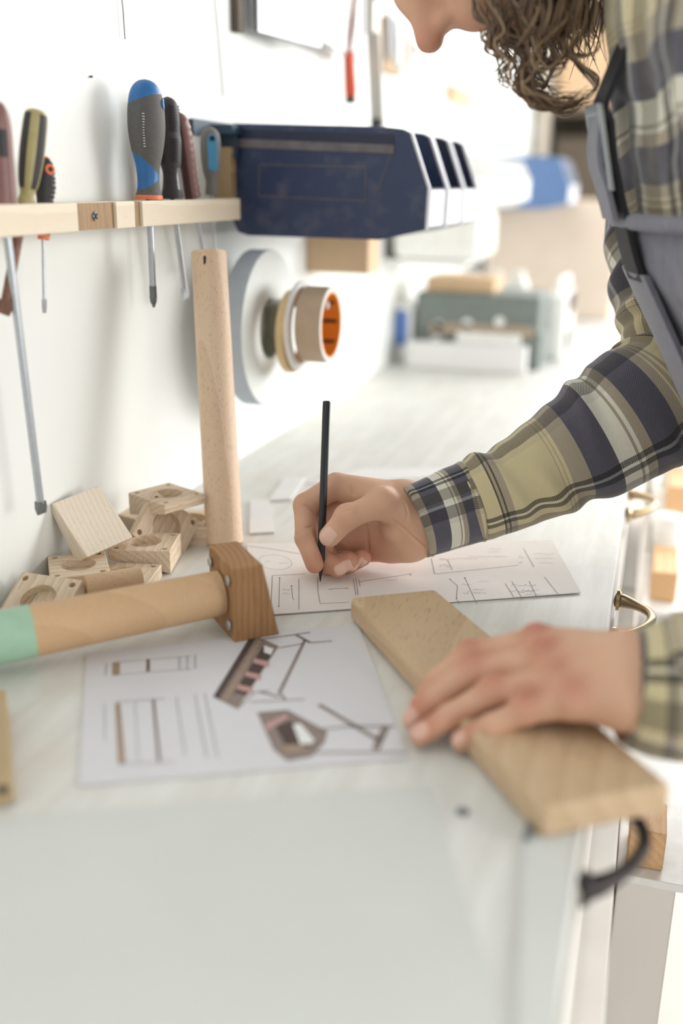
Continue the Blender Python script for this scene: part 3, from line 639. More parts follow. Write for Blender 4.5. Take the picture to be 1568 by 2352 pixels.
# big cardboard boxes at the end
t = thing('cardboard_carton', 'large pale cardboard carton at the far end of the bench', 'box', (.3, 3.0, ZB+.001))
a = ony(1118, 705, 2.95); b = ony(1425, 462, 2.95)
MB().bb((a.x, 2.95, ZB+.0008), (b.x, 3.30, b.z)).build('carton', 'card2', t, bevel=.002)
MB().bb((a.x+.002, 2.96, b.z+.0006), (b.x-.002, 3.12, b.z+.002)).build('flap', 'card', t)
a = ony(1085, 720, 3.0); 
o = MB().bb((a.x-.04, 2.93, ZB+.0008), (a.x+.022, 3.0, b.z+.0)).build('metal_post', 'smoke'); tag(o, 'greenish grey upright tin beside the large cardboard carton', 'tin')
# plastic container glowing under the bins
t = thing('white_canister', 'rounded white canister under the blue bins, far along the wall', 'canister', (.1, 1.95, 1.08))
a = ony(985, 545, 1.95); b = ony(1110, 480, 1.95); z1 = b.z+.0; z0 = ony(1110, 640, 1.95).z
MB().bb((.02, 1.95, z0+.03), (b.x, 2.15, z1)).build('body', 'whitep', t, bevel=.02)
MB().bb((.0006, 1.96, z0+.02), (b.x-.03, 2.14, z0+.0298)).build('shelf', 'whitep', t)
# dark shelving against the far wall
t = thing('shelving_unit', 'grey-brown shelving unit against the far wall behind the person', 'shelf', (1.0, 4.4, 0))
for i, z in enumerate((.05, .62, 1.16, 1.52, 1.95)): MB().bb((.03, 4.18, z), (2.6, 4.56, z+.03)).build('shelf_board', 'shelfp' if i != 3 else 'shelfd', t)
for x in (.03, .36, 1.0, 1.55, 2.1): MB().bb((x, 4.15, .0005), (x+.035, 4.178, 2.2)).build('upright', 'shelfp', t)
MB().bb((.03, 4.565, .05), (2.6, 4.58, 2.2)).build('back_panel', 'shelfd', t)
for i, (x, z, w, h_, mt, nm) in enumerate(((.09, 1.191, .24, .25, 'shelfd', 'dark'), (.08, 1.551, .25, .26, 'card', 'narrow tan'), (.50, 1.191, .22, .24, 'shelfd', 'grey'), (.75, 1.191, .20, .18, 'card', 'tan'), (1.06, 1.191, .40, .26, 'shelfd', 'wide grey'), (.5, .651, .4, .3, 'card', 'wide tan'), (1.08, .651, .38, .34, 'whitep', 'white'), (1.62, .651, .4, .3, 'card2', 'pale'), (1.62, 1.191, .42, .24, 'smoke', 'smoky'), (.48, 1.551, .45, .3, 'shelfd', 'dull brown'), (1.1, 1.551, .3, .34, 'card2', 'cream'))):
    o = MB().bb((x, 4.2, z+.0003), (x+w, 4.5, z+h_)).build('storage_carton', mt, bevel=.004); tag(o, '%s carton on the %s shelf of the far shelving' % (nm, 'upper' if z > 1.5 else 'middle' if z > 1 else 'lower'), 'box')
# ------------------------------------------------------------------ beech leg, blocks, painted leg
ZT = ZB
A = onz(505, 1258, ZT); k = depth(A)/F
t = thing('table_leg', 'upright round beech table leg standing on the bench near the wall', 'table leg', A)
rl = 42.5*k; top = atd(468, 583, depth(A)*.985)
m = MB(); ax = (top-A).normalized(); L = (top-A).length
A0 = V((A.x, A.y+.012, ZT+.0008)); 
m.ring(A0, ax, [(0, .0001), (0, rl*.96), (.0008, rl), (L-.001, rl*.945), (L, rl*.93), (L, .0001)], 64, closed=False)
lg = m.build('leg_shaft', 'beech', t, smooth=True)
nd = (V(CP)-top); nd.z = 0; nd.normalize(); sd_ = V((nd.y, -nd.x, 0))
c = A0+ax*(L-.010)+nd*(rl*.945*.97)-sd_*(rl*.24)*-1
MB().box(c, (.0016, .0024, .015), Matrix((nd, sd_*-1, V((0, 0, 1)))).transposed()).build('knot_mark', 'black', lg, bevel=.0006)

BG = 'wedge shaped oak leg blocks'
def block_template():
    W, D = .060, .053; t0, t1 = .0100, .0235                 # thickness from thin to thick side, hole face up at z=0
    bm = bmesh.new()
    def P(x, y, z): return bm.verts.new((x, y, z))
    a = [P(-W/2, -D/2, 0), P(W/2, -D/2, 0), P(W/2, D/2, 0), P(-W/2, D/2, 0)]; b = [P(-W/2, -D/2, -t0), P(W/2, -D/2, -t1), P(W/2, D/2, -t1), P(-W/2, D/2, -t0)]
    bm.faces.new(a); bm.faces.new(b[::-1])
    for i in range(4): bm.faces.new((a[i], b[i], b[(i+1) % 4], a[(i+1) % 4]))
    bmesh.ops.recalc_face_normals(bm, faces=bm.faces)
    me = bpy.data.meshes.new('blk'); bm.to_mesh(me); bm.free(); o = bpy.data.objects.new('tmp_block', me); COL.objects.link(o)
    bv = o.modifiers.new('b', 'BEVEL'); bv.width = .0009; bv.segments = 2
    cut = MB().ring((0, 0, -.0085), (0, 0, 1), [(0, .00001), (0, .0160), (.02, .0160), (.02, .00001)], 48, closed=False)
    for x in (-1, 1):
        for y in (-1, 1): cut.ring((x*.0235, y*.0200, -.006), (0, 0, 1), [(0, .00001), (0, .0029), (.02, .0029), (.02, .00001)], 20, closed=False)
    cm = cut.mesh('cut'); bm = bmesh.new(); bm.from_mesh(cm); bmesh.ops.remove_doubles(bm, verts=bm.verts, dist=.0001); bmesh.ops.recalc_face_normals(bm, faces=bm.faces); bm.to_mesh(cm); bm.free()
    co = bpy.data.objects.new('tmp_cut', cm); COL.objects.link(co)
    bo = o.modifiers.new('x', 'BOOLEAN'); bo.operation = 'DIFFERENCE'; bo.object = co; bo.solver = 'EXACT'
    bpy.context.view_layer.update(); dg = bpy.context.evaluated_depsgraph_get(); out = bpy.data.meshes.new_from_object(o.evaluated_get(dg))
    bpy.data.objects.remove(o); bpy.data.objects.remove(co)
    return out
BLK = block_template(); BLK.materials.clear(); BLK.materials.append(MAT['oak'])
def rotm(yaw, px=0, py=0): return Euler((px, py, yaw), 'XYZ').to_matrix()
BLK2 = BLK.copy(); BLK2.materials.clear(); BLK2.materials.append(MAT['oakface'])
def block(pos, yaw, label, rx=0, ry=0, mesh=None):
    o = bpy.data.objects.new('leg_block', mesh or BLK); COL.objects.link(o); o.rotation_mode = 'XYZ'; o.rotation_euler = (rx, ry, yaw); o.location = pos
    return tag(o, label, 'wooden block', BG)
D_ = math.radians
TA_ = math.atan((.0235-.0100)/.060)
# flat ones lie on their slanted underside: tip by TA_ about the thin-thick axis
def bpx(px, py, z): return onz(px, py, ZB+z)
def block_c(A, B, C_, label, mesh=None, under=False):
    """A thin corner, B thick corner on the same side, C_ next corner round: three corners of the hole face"""
    A, B, C_ = V(A), V(B), V(C_); X = (B-A).normalized(); Y = (C_-B); Y = (Y-X*Y.dot(X)).normalized(); Z = X.cross(Y)
    print(label[:30], round((B-A).length, 3), round((C_-B).length, 3)); c = (A+C_)/2
    if under: X2 = X*math.cos(TA_)*1-Z*-math.sin(TA_)*-1
    if under: c = c-Z*.017; a, b = X, Z; X = a*math.cos(TA_)-b*math.sin(TA_); Z = -(a*math.sin(TA_)+b*math.cos(TA_)); Y = Z.cross(X)
    M = Matrix((X, Y, Z)).transposed(); o = block(c, 0, label, mesh=mesh); o.rotation_euler = M.to_euler('XYZ'); return o
block(bpx(333, 1243, .0242), D_(14.7), 'oak block lying flat in front of the pile, its broad end to the right')
Z_ = lambda x, y, z: onz(x, y, ZB+z)
block_c(Z_(300, 1191, .042), Z_(404, 1257, .006), Z_(462, 1230, .011), 'oak block leaning in the middle of the pile, hole tipped to the right')
block(bpx(383, 1133, .056), D_(154.6), 'topmost oak block at the back of the pile, left of the upright leg')
block_c(atd(124, 1142, .935), atd(211, 1277, .925), atd(294, 1232, .955), 'oak block tilted against the wall with a blank face showing', BLK2, True)
block(bpx(180, 1296, .0242), D_(125), 'oak block under the tilted one at the wall')
block(bpx(150, 1345, .0150), D_(60), 'oak block close behind the painted leg, its hole half hidden')
block(bpx(330, 1172, .0240), D_(-20), 'oak block at the bottom back of the pile')
block(bpx(440, 1190, .0200), D_(-75), 'oak block lying low directly behind the upright leg')
block(bpx(282, 1316, .0130), D_(12), 'low oak block between the dowel stub and the front block')
block_c(Z_(14, 1398, .012), Z_(78, 1408, .012), Z_(160, 1356, .026), 'oak block at the left end of the pile, by the painted end of the leg')
# dowel stub
a = onz(196, 1346, ZB+.0245); b = onz(322, 1325, ZB+.0245); dl = thing('dowel', 'short thick dowel stub lying behind the painted leg', 'dowel', (a+b)/2)
ax = (b-a).normalized(); MB().ring(a, ax, [(0, .0001), (0, .0088), (.001, .0096), ((b-a).length, .0096), ((b-a).length+.0008, .0088), ((b-a).length+.0008, .0001)], 40, closed=False).build('dowel_stub', 'dowel', dl, smooth=True)

# painted leg with foot block
zc = ZB+.0215
a = onz(-140, 1492, zc+.004); b = onz(505, 1362, zc+.012); ax = (b-a).normalized(); L = (b-a).length
t = thing('painted_table_leg', 'oiled wooden table leg lying on the bench, mint green painted end and square foot block', 'table leg', (a+b)/2)
kb = depth(b)/F; ka = depth(onz(60, 1440, zc))/F
g = onz(72, 1447, zc+.005); tg = (g-a).dot(ax); r0, r1 = .0205, .0192
MB().ring(a, ax, [(tg, .0001), (tg, r0), (L, r1), (L, .0001)], 64, closed=False).build('shaft', 'beech2', t, smooth=True)
MB().ring(a, ax, [(0, .0001), (0, r0+.0006), (tg+.0002, r0+.0003), (tg+.0002, .0001)], 64, closed=False).build('painted_end', 'mint', t, smooth=True)
dd = {'tl': (462, 1258), 'tm': (521, 1291), 'tr': (583, 1280)}
u = V((ax.x, ax.y, 0)).normalized(); w = V((-u.y, u.x, 0))        # w: away from the camera side
tc = b+ax*.001; up = V((0, 0, 1)); hh = .031; zb0 = ZB+.0008
# trapezoid block: near face narrow at top, wide at bottom
m = MB(); th0, th1 = .026, .040
near = [tc-w*.033, tc-w*.033+u*th0]; 
def blk_pts(s, lo):                # s -1 near, +1 far
    z = zb0 if lo else ZB+.066; th = th1 if lo else th0
    p = tc+w*.031*s; return [V((p.x, p.y, z)), V((p.x, p.y, z))+u*th]
n0 = blk_pts(-1, True); n1 = blk_pts(-1, False); f0 = blk_pts(1, True); f1 = blk_pts(1, False)
m.add([n0[0], n0[1], n1[1], n1[0], f0[0], f0[1], f1[1], f1[0]], [(0, 1, 2, 3), (5, 4, 7, 6), (4, 0, 3, 7), (1, 5, 6, 2), (3, 2, 6, 7), (4, 5, 1, 0)])
fb = m.build('foot_block', 'endblock', t, bevel=.0015)
for s in (-1, 1):
    for z in (ZB+.014, ZB+.053):
        p = tc+w*.023*s; p = V((p.x, p.y, z)); MB().ring(p-u*.0018, -u, [(0, .0001), (0, .0044), (.0008, .0038), (.0008, .0001)], 20, closed=False).build('screw', 'steel', fb)

# left edge piece
a = onz(-60, 1850, ZB); b = onz(36, 1845, ZB+.0); c = onz(18, 1622, ZB+.022)
t = thing('wooden_strip', 'pale wooden strip with a drilled hole at the left edge of the bench', 'wood strip', b)
q = [onz(36, 1846, ZB+.001), onz(-80, 1862, ZB+.001), onz(-70, 1640, ZB+.001), onz(20, 1640, ZB+.001)]
MB().prism(q, (0, 0, .020)).build('strip', 'ply', t, bevel=.0015)
p = onz(6, 1812, ZB+.021); MB().ring(p, (0, 0, 1), [(-.002, .0001), (-.002, .003), (.0006, .003), (.0006, .0001)], 20, closed=False).build('drilled_hole', 'black', t)

# ------------------------------------------------------------------ plank
zt = ZB+.0225; zb_ = ZB+.0016
P1 = onz(803, 1370, zt); P2 = onz(1000, 1351, zt); P4 = onz(1246, 1860, zt)
P3 = onz(1545, 1802, zt)
t = MB().prism([V((p.x, p.y, zb_)) for p in (P1, P2, P3, P4)], (0, 0, zt-zb_)).build('oak_plank', 'plank', bevel=.0045)
tag(t, 'thick oak plank lying across the bench and over its edge, held by the left hand', 'plank')
print('plank', P1, P2, P3, P4)

# ------------------------------------------------------------------ papers
def px_poly(pts, z): return [onz(x, y, z) for x, y in pts]
class Ink:
    def __init__(s, z, thin=False): s.mb = MB(); s.z = z; s.thin = thin
    def line(s, pts, w=1.6, mi=1):
        if s.thin: w *= .62
        P = [onz(x, y, s.z) for x, y in pts]
        for a, b in zip(P[:-1], P[1:]):
            d = b-a
            if d.length < 1e-6: continue
            d.normalize(); hw = w*depth(a)/F/2; nrm = V((-d.y, d.x, 0))*hw; s.mb.add([a-nrm, b-nrm, b+nrm, a+nrm], [(0, 1, 2, 3)], mi)
    def poly(s, pts, mi, dz=0): s.mb.add([onz(x, y, s.z+dz) for x, y in pts], [tuple(range(len(pts)))], mi)
    def scrib(s, x, y, w, h, n=14, mi=1, lw=1.3, slant=.0):
        pts = [(x+w*i/n+random.uniform(-.25, .25)*w/n+0, y+random.uniform(-.5, .5)*h+slant*w*i/n) for i in range(n+1)]; s.line(pts, lw, mi)
def sheet(name, corners, z, th, mats, label, cat, ink=None, curl=0):
    q = [onz(x, y, z) for x, y in corners]; m = MB(); N = 14
    def bil(u, v): return (q[0]*(1-u)+q[1]*u)*(1-v)+(q[3]*(1-u)+q[2]*u)*v
    vs = []; 
    for k_ in (1, 0):
        for i in range(N+1):
            for j in range(N+1):
                p = bil(i/N, j/N); vs.append((p.x, p.y, p.z+(th*k_)))
    n = N+1; fs = []
    for i in range(N):
        for j in range(N):
            a = i*n+j; fs.append((a, a+n, a+n+1, a+1)); fs.append(tuple(x+n*n for x in (a, a+1, a+n+1, a+n)))
    rim = [(i, 0) for i in range(N)]+[(N, j) for j in range(N)]+[(i, N) for i in range(N, 0, -1)]+[(0, j) for j in range(N, 0, -1)]
    idx = [i*n+j for i, j in rim]
    for a, b in zip(idx, idx[1:]+idx[:1]): fs.append((a, b, b+n*n, a+n*n))
    m.add(vs, fs, 0)
    if ink: m.v, m.f, m.m, k0 = m.v+ink.mb.v, m.f+[tuple(i+len(m.v) for i in f) for f in ink.mb.f], m.m+ink.mb.m, 0
    # keep ink faces upward: skip normal recalculation for the flat ink strips
    return tag(m.build(name, mats), label, cat)
# (1) hand drawn sketch sheet
z1 = ZB+.0012; I = Ink(z1+.00095+.0002, True)
for l in (((568, 1253), (632, 1262), (690, 1272)), ((625, 1323), (622, 1400)), ((642, 1326), (640, 1394)), ((669, 1344), (672, 1375), (676, 1378)), ((686, 1330), (686, 1400)), ((729, 1326), (730, 1360), (735, 1386)), ((624, 1322), (700, 1318)), ((735, 1386), (800, 1383)), ((758, 1353), (796, 1350)), ((811, 1330), (817, 1366)), ((817, 1328), (822, 1366)), ((823, 1330), (827, 1347)), ((826, 1336), (942, 1318)), ((942, 1316), (944, 1322)), ((990, 1282), (998, 1318)), ((1027, 1285), (1038, 1308)), ((1000, 1318), (1190, 1298)), ((1033, 1330), (1050, 1345), (1048, 1375), (1055, 1386)), ((1067, 1326), (1095, 1388)), ((1160, 1340), (1180, 1372)), ((1175, 1335), (1200, 1376)), ((1202, 1260), (1226, 1302)), ((1215, 1335), (1232, 1370)), ((1250, 1325), (1282, 1365))):
    I.line(l, 1.8)
I.line([(632+38*math.cos(a), 1291+17*math.sin(a)+3*math.cos(a)) for a in np.linspace(0, 2*PI, 30)], 1.5, 2)
for x, y, w, h_ in ((610, 1290, 12, 8), (640, 1293, 22, 8), (648, 1358, 18, 12), (885, 1332, 26, 6), (1010, 1290, 22, 22), (1035, 1283, 60, 8), (1075, 1278, 90, 8), (1120, 1264, 30, 10), (1060, 1350, 20, 26), (1085, 1357, 30, 12), (1190, 1285, 14, 18), (1225, 1272, 50, 8), (1230, 1282, 44, 8), (1238, 1292, 34, 8), (1170, 1350, 60, 20), (1200, 1360, 40, 14), (1100, 1335, 24, 6)): [I.scrib(x+random.uniform(-2, 2), y+dy, w, h_*.33, max(5, int(w/3)), 2, 1.6) for dy in ((-h_*.3, h_*.4) if h_ > 9 else (0,))]
for x, y in ((642, 1327), (640, 1392), (669, 1345), (1033, 1330), (1067, 1327), (1048, 1374), (757, 1353), (797, 1351)): I.line([(x-2, y), (x+2, y)], 4)
sheet('sketch_sheet', [(585, 1415), (1333, 1362), (1268, 1242), (566, 1250)], z1, .0009, ['paper2', 'ink', 'inklight'], 'hand drawn furniture sketch on white paper under the pencil', 'paper', I)
# thin card under far side
def plainsheet(name, c, z, label, mat='paper', th=.0012): return sheet(name, c, z, th, [mat], label, 'paper')
o = plainsheet('card_sheet', [(573, 1228), (630, 1225), (618, 1150), (575, 1152)], ZB+.0004, 'small white card lying beside the upright leg', th=.0022)
o = plainsheet('card_sheet', [(616, 1152), (668, 1149), (700, 1100), (655, 1100)], ZB+.0004, 'white card behind the writing hand', th=.0022)
o = plainsheet('tracing_sheet', [(700, 1112), (1050, 1095), (1010, 1076), (830, 1078)], ZB+.0004, 'thin blank sheet beyond the writing hand', th=.0006)
# (2) printed drawings
z2 = ZB+.0006; I = Ink(z2+.0004+.0002)
BR, DK, MD, PK, TN, LN = 1, 2, 3, 4, 5, 6
I.poly([(489, 1600), (578, 1456), (640, 1484), (545, 1628)], MD); I.poly([(489, 1600), (578, 1456), (590, 1461), (502, 1606)], DK, .0001)
I.poly([(512, 1606), (594, 1468), (600, 1471), (520, 1611)], TN, .0001); I.poly([(538, 1590), (603, 1485), (628, 1495), (566, 1598)], DK, .0001)
for c in ((547, 1572), (566, 1542), (585, 1512)): I.poly([(c[0], c[1]), (c[0]+34, c[1]+8), (c[0]+32, c[1]+20), (c[0]-4, c[1]+10)], PK, .0002)
I.poly([(606, 1482), (628, 1490), (622, 1504), (606, 1498)], 7, .0002)
for l, w in ((((602, 1468), (712, 1452)), 5), (((640, 1488), (695, 1478)), 4), (((680, 1458), (712, 1476)), 9), (((712, 1476), (762, 1472)), 5), (((700, 1470), (642, 1590)), 8), (((545, 1628), (585, 1590), (620, 1585)), 3), (((595, 1588), (640, 1600)), 7), (((575, 1612), (700, 1606)), 4), (((640, 1590), (655, 1606)), 6)): I.line(l, w, MD)
I.poly([(590, 1636), (660, 1630), (752, 1680), (745, 1705), (715, 1738), (660, 1748), (628, 1722)], MD); I.poly([(632, 1668), (668, 1655), (712, 1700), (700, 1722), (655, 1712)], DK, .0001)
I.poly([(608, 1664), (655, 1640), (662, 1648), (612, 1678)], PK, .0001); I.poly([(672, 1664), (690, 1662), (722, 1700), (708, 1716), (690, 1710)], 7, .0002)
I.poly([(640, 1712), (720, 1708), (700, 1722), (660, 1730)], TN, .0002)
for l, w in ((((732, 1618), (870, 1700)), 12), (((735, 1675), (800, 1668)), 6), (((800, 1668), (905, 1668)), 8), (((725, 1728), (935, 1728)), 7), (((885, 1670), (862, 1722)), 18)): I.line(l, w, MD)
for l, w in ((((262, 1520), (440, 1507)), 2.5), (((262, 1550), (440, 1536)), 2.5), (((245, 1523), (242, 1552)), 3), (((340, 1514), (340, 1542)), 8), (((412, 1508), (412, 1538)), 4), (((430, 1506), (430, 1538)), 4), (((448, 1504), (448, 1536)), 4), (((266, 1612), (378, 1604)), 4), (((352, 1606), (366, 1750)), 6), (((275, 1754), (400, 1750)), 4), (((405, 1600), (425, 1735)), 3), (((448, 1596), (475, 1740)), 3), (((470, 1592), (500, 1740)), 3), (((310, 1612), (318, 1748)), 2), (((240, 1618), (242, 1700)), 2.5)): I.line(l, w, BR if w > 5 else LN)
I.poly([(258, 1522), (275, 1521), (275, 1549), (258, 1551)], TN); I.poly([(264, 1616), (276, 1614), (288, 1752), (272, 1756)], TN)
sheet('print_sheet', [(180, 1806), (938, 1742), (822, 1432), (198, 1502)], z2, .0004, ['paperprint', 'pbrown', 'pdark', 'pmid', 'ppink', 'ptan', 'inklight', 'paper'], 'printed page with small vanity table drawings beside the oak plank', 'paper', I)
# (3) large blank sheets in the foreground
sheet('blank_sheet', [(-700, 2900), (1210, 2500), (985, 1805), (-60, 1885)], ZB+.0003, .0006, ['sheet'], 'large blank white sheet filling the nearest part of the bench', 'paper')
sheet('blank_sheet', [(1180, 2500), (1275, 2440), (1318, 1880), (1205, 1905)], ZB+.0014, .0006, ['sheet'], 'narrow blank sheet near the bench edge under the plank end', 'paper')
# screws/pencil marks on the bench
p = onz(1062, 1866, ZB); tag(MB().ring(p+V((0, 0, .0003)), (0, 0, 1), [(0, .0001), (0, .0042), (.0012, .0036), (.0012, .0001)], 20, closed=False).build('bench_screw', 'steeld'), 'small dark screw head in the bench beside the plank', 'screw')
a = onz(1222, 1868, ZB+.0045); b = onz(1208, 1925, ZB+.0045); tag(MB().tube([a, b], .0022, 12).build('steel_pin', 'smoke', smooth=True), 'short grey pin lying by the near corner of the plank', 'pin')
# ------------------------------------------------------------------ person
TIP = onz(735, 1336, ZB+.0024)
def zd(px, py, z): return onz(px, py, ZB+z)
person = thing('person', 'person in a plaid flannel shirt and grey dungarees bending over the bench, pencil in hand', 'person', (.66, .95, 0))
# right (writing) hand: pixel, pixel, depth
W = atd
rh = dict(
 wr=W(985, 1196, .950), wr2=W(915, 1190, .952),
 cmc=W(918, 1165, .930), tm=W(868, 1160, .915), ti=W(797, 1188, .905), tt=W(757, 1232, .907),
 im=W(772, 1116, .950), ip=W(700, 1160, .952), idd=W(701, 1236, .940), it=W(722, 1296, .931),
 mm=W(790, 1150, .972), mp=W(712, 1205, .968), md=W(722, 1278, .953), mt=W(775, 1304, .940),
 rm=W(815, 1185, .985), rp=W(740, 1235, .980), rd=W(752, 1298, .960), rt=W(803, 1291, .942),
 pm=W(850, 1218, .990), pp=W(790, 1255, .985), pd=W(796, 1300, .968), pt=W(833, 1281, .950),
 th=W(905, 1215, .940), hy=W(900, 1256, .966), hy2=W(850, 1262, .975))
def hand_r(p):
    r = rh; d = cone(p, W(1080, 1180, .965), r['wr'], .029, .026)
    d = smin(d, cone(p, W(1010, 1165, .945), W(930, 1150, .95), .019, .019), .012)
    d = smin(d, cone(p, r['wr'], W(935, 1238, .955), .024, .019), .012)
    palm = cone(p, W(930, 1150, .95), r['im'], .0175, .0125)
    palm = smin(palm, cone(p, r['wr2'], r['mm'], .016, .0125), .010)
    palm = smin(palm, cone(p, W(930, 1225, .960), r['rm'], .016, .012), .010)
    palm = smin(palm, cone(p, W(940, 1245, .957), r['pm'], .0165, .0125), .010)
    palm = smin(palm, cone(p, W(950, 1240, .955), r['hy'], .018, .0145), .010)
    palm = smin(palm, cone(p, r['hy'], r['hy2'], .0140, .0125), .008)
    palm = smin(palm, cone(p, W(945, 1200, .945), r['th'], .019, .013), .010)
    palm = smin(palm, cone(p, W(890, 1215, .962), W(800, 1235, .975), .016, .014), .010); palm = smin(palm, cone(p, W(850, 1190, .965), W(760, 1190, .975), .014, .013), .010)
    d = smin(d, palm, .010)
    thb = cone(p, W(945, 1185, .945), r['tm'], .0175, .0130); thb = smin(thb, ell(p, W(878, 1145, .917), (.0118, .0118, .0118)), .008)
    thb = smin(thb, cone(p, r['tm'], r['ti'], .0122, .0108), .005); thb = smin(thb, ell(p, r['ti']+V((0, 0, .001)), (.0116,)*3), .004)
    thb = smin(thb, cone(p, r['ti'], r['tt'], .0108, .0098), .004); d = smin(d, thb, .006)
    # web between thumb and first finger
    d = smin(d, cone(p, W(880, 1145, .935), W(800, 1130, .948), .011, .008), .010)
    def fing(a, b, c, e, ra, rb, rc, re, k=.004):
        f = cone(p, r[a], r[b], ra, rb); f = smin(f, cone(p, r[b], r[c], rb*1.0, rc), k); return smin(f, cone(p, r[c], r[e], rc, re), k)
    fi = fing('im', 'ip', 'idd', 'it', .0122, .0108, .0096, .0086)
    fm = fing('mm', 'mp', 'md', 'mt', .0120, .0108, .0098, .0092)
    fr = fing('rm', 'rp', 'rd', 'rt', .0115, .0105, .0096, .0092)
    fp = fing('pm', 'pp', 'pd', 'pt', .0105, .0095, .0086, .0080)
    d = smin(d, fi, .0035); d = smin(d, fm, .0022); d = smin(d, fr, .0020); d = smin(d, fp, .0018)
    # creases at joints and the palm fold
    for c, rr in ((W(842, 1270, .950), .004),): d = np.maximum(d, -(np.linalg.norm(p-np.array(c), axis=1)-rr*.4))
    # nails stand slightly proud
    zf = p[:, 2]-(ZB+.0022); d = np.maximum(d, -zf)
    return d
def hand_mesh(fn, pts, pad, h, sm=2):
    P = np.array([list(q) for q in pts]); return surfnet(fn, P.min(0)-pad, P.max(0)+pad, h, sm)
def skin_hit(fn, px, py, d0=.86, d1=1.02):
    ds = np.linspace(d0, d1, 500); r_ = ray(px, py); P = CP+ds[:, None]*r_; f = fn(P); k = np.argmax(f < 0); return P[k] if f[k] < 0 else None
CREASE = []
for line, cr_ in (([(836, 1176), (841, 1205), (845, 1235), (846, 1262)], .0013), ([(900, 1196), (925, 1213), (950, 1236), (978, 1256)], .0011), ([(780, 1170), (790, 1163), (803, 1160)], .0007), ([(786, 1178), (797, 1172), (808, 1170)], .0006),
                  ([(700, 1160), (712, 1166), (722, 1176)], .0009), ([(703, 1212), (716, 1210), (728, 1214)], .0009), ([(676, 1225), (684, 1229)], .0006), ([(806, 1118), (812, 1135), (826, 1148)], .0010), ([(930, 1160), (936, 1180), (930, 1200)], .0006)):
    h_ = [skin_hit(hand_r, *q) for q in line]; h_ = [q for q in h_ if q is not None]
    CREASE += [(a, b, cr_) for a, b in zip(h_[:-1], h_[1:]) if np.linalg.norm(a-b) < .02]
def hand_rc(p):
    d = hand_r(p)
    for a, b, r_ in CREASE:
        m_ = np.all((p > np.minimum(a, b)-.004) & (p < np.maximum(a, b)+.004), axis=1)
        if m_.any(): d[m_] = -smin(-d[m_], cone(p[m_], a, b, r_, r_), .0012)
    return d
v1, f1_ = hand_mesh(hand_rc, list(rh.values())+[W(1080, 1180, .965)], .034, .00095)
ts = {}
# left hand, resting over the plank: pixel, pixel, height above the bench
L_ = lambda x, y, z: onz(x, y, ZB+z)
lh = dict(
 wr=W(1440, 1562, .640), 
 im=W(1232, 1478, .690), ip=W(1078, 1505, .705), idd=W(1010, 1560, .700), it=W(965, 1618, .695),
 mm=W(1250, 1520, .672), mp=W(1085, 1545, .690), md=W(1000, 1600, .688), mt=L_(948, 1652, .010),
 rm=W(1275, 1570, .655), rp=W(1130, 1590, .668), rd=W(1035, 1645, .672), rt=L_(965, 1688, .0105),
 pm=W(1310, 1615, .640), pp=W(1205, 1632, .648), pd=W(1128, 1668, .652), pt=L_(1060, 1702, .0105),
 tm=W(1230, 1560, .700), tt=W(1130, 1590, .735))
print('left hand heights', {k: round(v.z-ZB, 3) for k, v in lh.items()}); print('right hand heights', {k: round(v.z-ZB, 3) for k, v in rh.items()})
def hand_l(p):
    r = lh; d = cone(p, W(1640, 1545, .625), W(1470, 1560, .640), .030, .026)
    d = smin(d, cone(p, W(1450, 1530, .648), W(1440, 1600, .636), .0225, .0225), .012)
    palm = None
    for a, ra, rb, s in (('im', .018, .0125, (1430, 1515, .652)), ('mm', .018, .013, (1430, 1540, .645)), ('rm', .018, .0125, (1430, 1575, .640)), ('pm', .018, .0118, (1430, 1600, .636))):
        c = cone(p, W(*s), r[a], ra, rb); palm = c if palm is None else smin(palm, c, .009)
    d = smin(d, palm, .010)
    for a in ('im', 'mm', 'rm', 'pm'): d = smin(d, ell(p, r[a]+V((0, 0, .0035)), (.0108,)*3), .006)
    def fing(a, b, c, e, ra, rb, rc, re, k=.004):
        f = cone(p, r[a], r[b], ra, rb); f = smin(f, ell(p, r[b]+V((0, 0, .001)), (rb*1.05,)*3), k); f = smin(f, cone(p, r[b], r[c], rb, rc), k); return smin(f, cone(p, r[c], r[e], rc, re), k)
    for q, rr in ((('im', 'ip', 'idd', 'it'), (.0110, .0098, .0086, .0076)), (('mm', 'mp', 'md', 'mt'), (.0112, .0100, .0088, .0078)), (('rm', 'rp', 'rd', 'rt'), (.0108, .0096, .0086, .0076)), (('pm', 'pp', 'pd', 'pt'), (.0100, .0088, .0080, .0072))):
        d = smin(d, fing(*q, *rr), .0026)
    th = cone(p, W(1400, 1560, .66), r['tm'], .017, .012); th = smin(th, cone(p, r['tm'], r['tt'], .011, .009), .005); d = smin(d, th, .006)
    return d
v2, f2_ = hand_mesh(hand_l, list(lh.values())+[W(1640, 1545, .625)], .034, .0014)
def blush(v, pts, r): 
    b = np.zeros(len(v))
    for q, s in pts: b = np.maximum(b, s*np.exp(-(np.linalg.norm(v-np.array(q), axis=1)/r)**2))
    return b
b1 = blush(v1, [(rh[k], s) for k, s in (('ti', .35), ('ip', .6), ('idd', .5), ('it', .9), ('md', .8), ('mt', .9), ('rt', 1), ('rd', .9), ('pt', 1), ('pd', .9), ('tm', .3), ('im', .3))], .011)
hyy = np.maximum(0, 1-np.linalg.norm(v1-np.array(rh['hy2']), axis=1)/.04); b1 = np.maximum(b1, .7*hyy)
b2 = blush(v2, [(V(lh[k])+V((0, 0, .010)), s) for k, s in (('im', 1.1), ('mm', 1.1), ('rm', .8), ('pm', .8), ('ip', .8), ('mp', .8), ('rp', .8), ('pp', .8), ('it', .5), ('mt', .8), ('rt', .8), ('pt', .7))], .013)
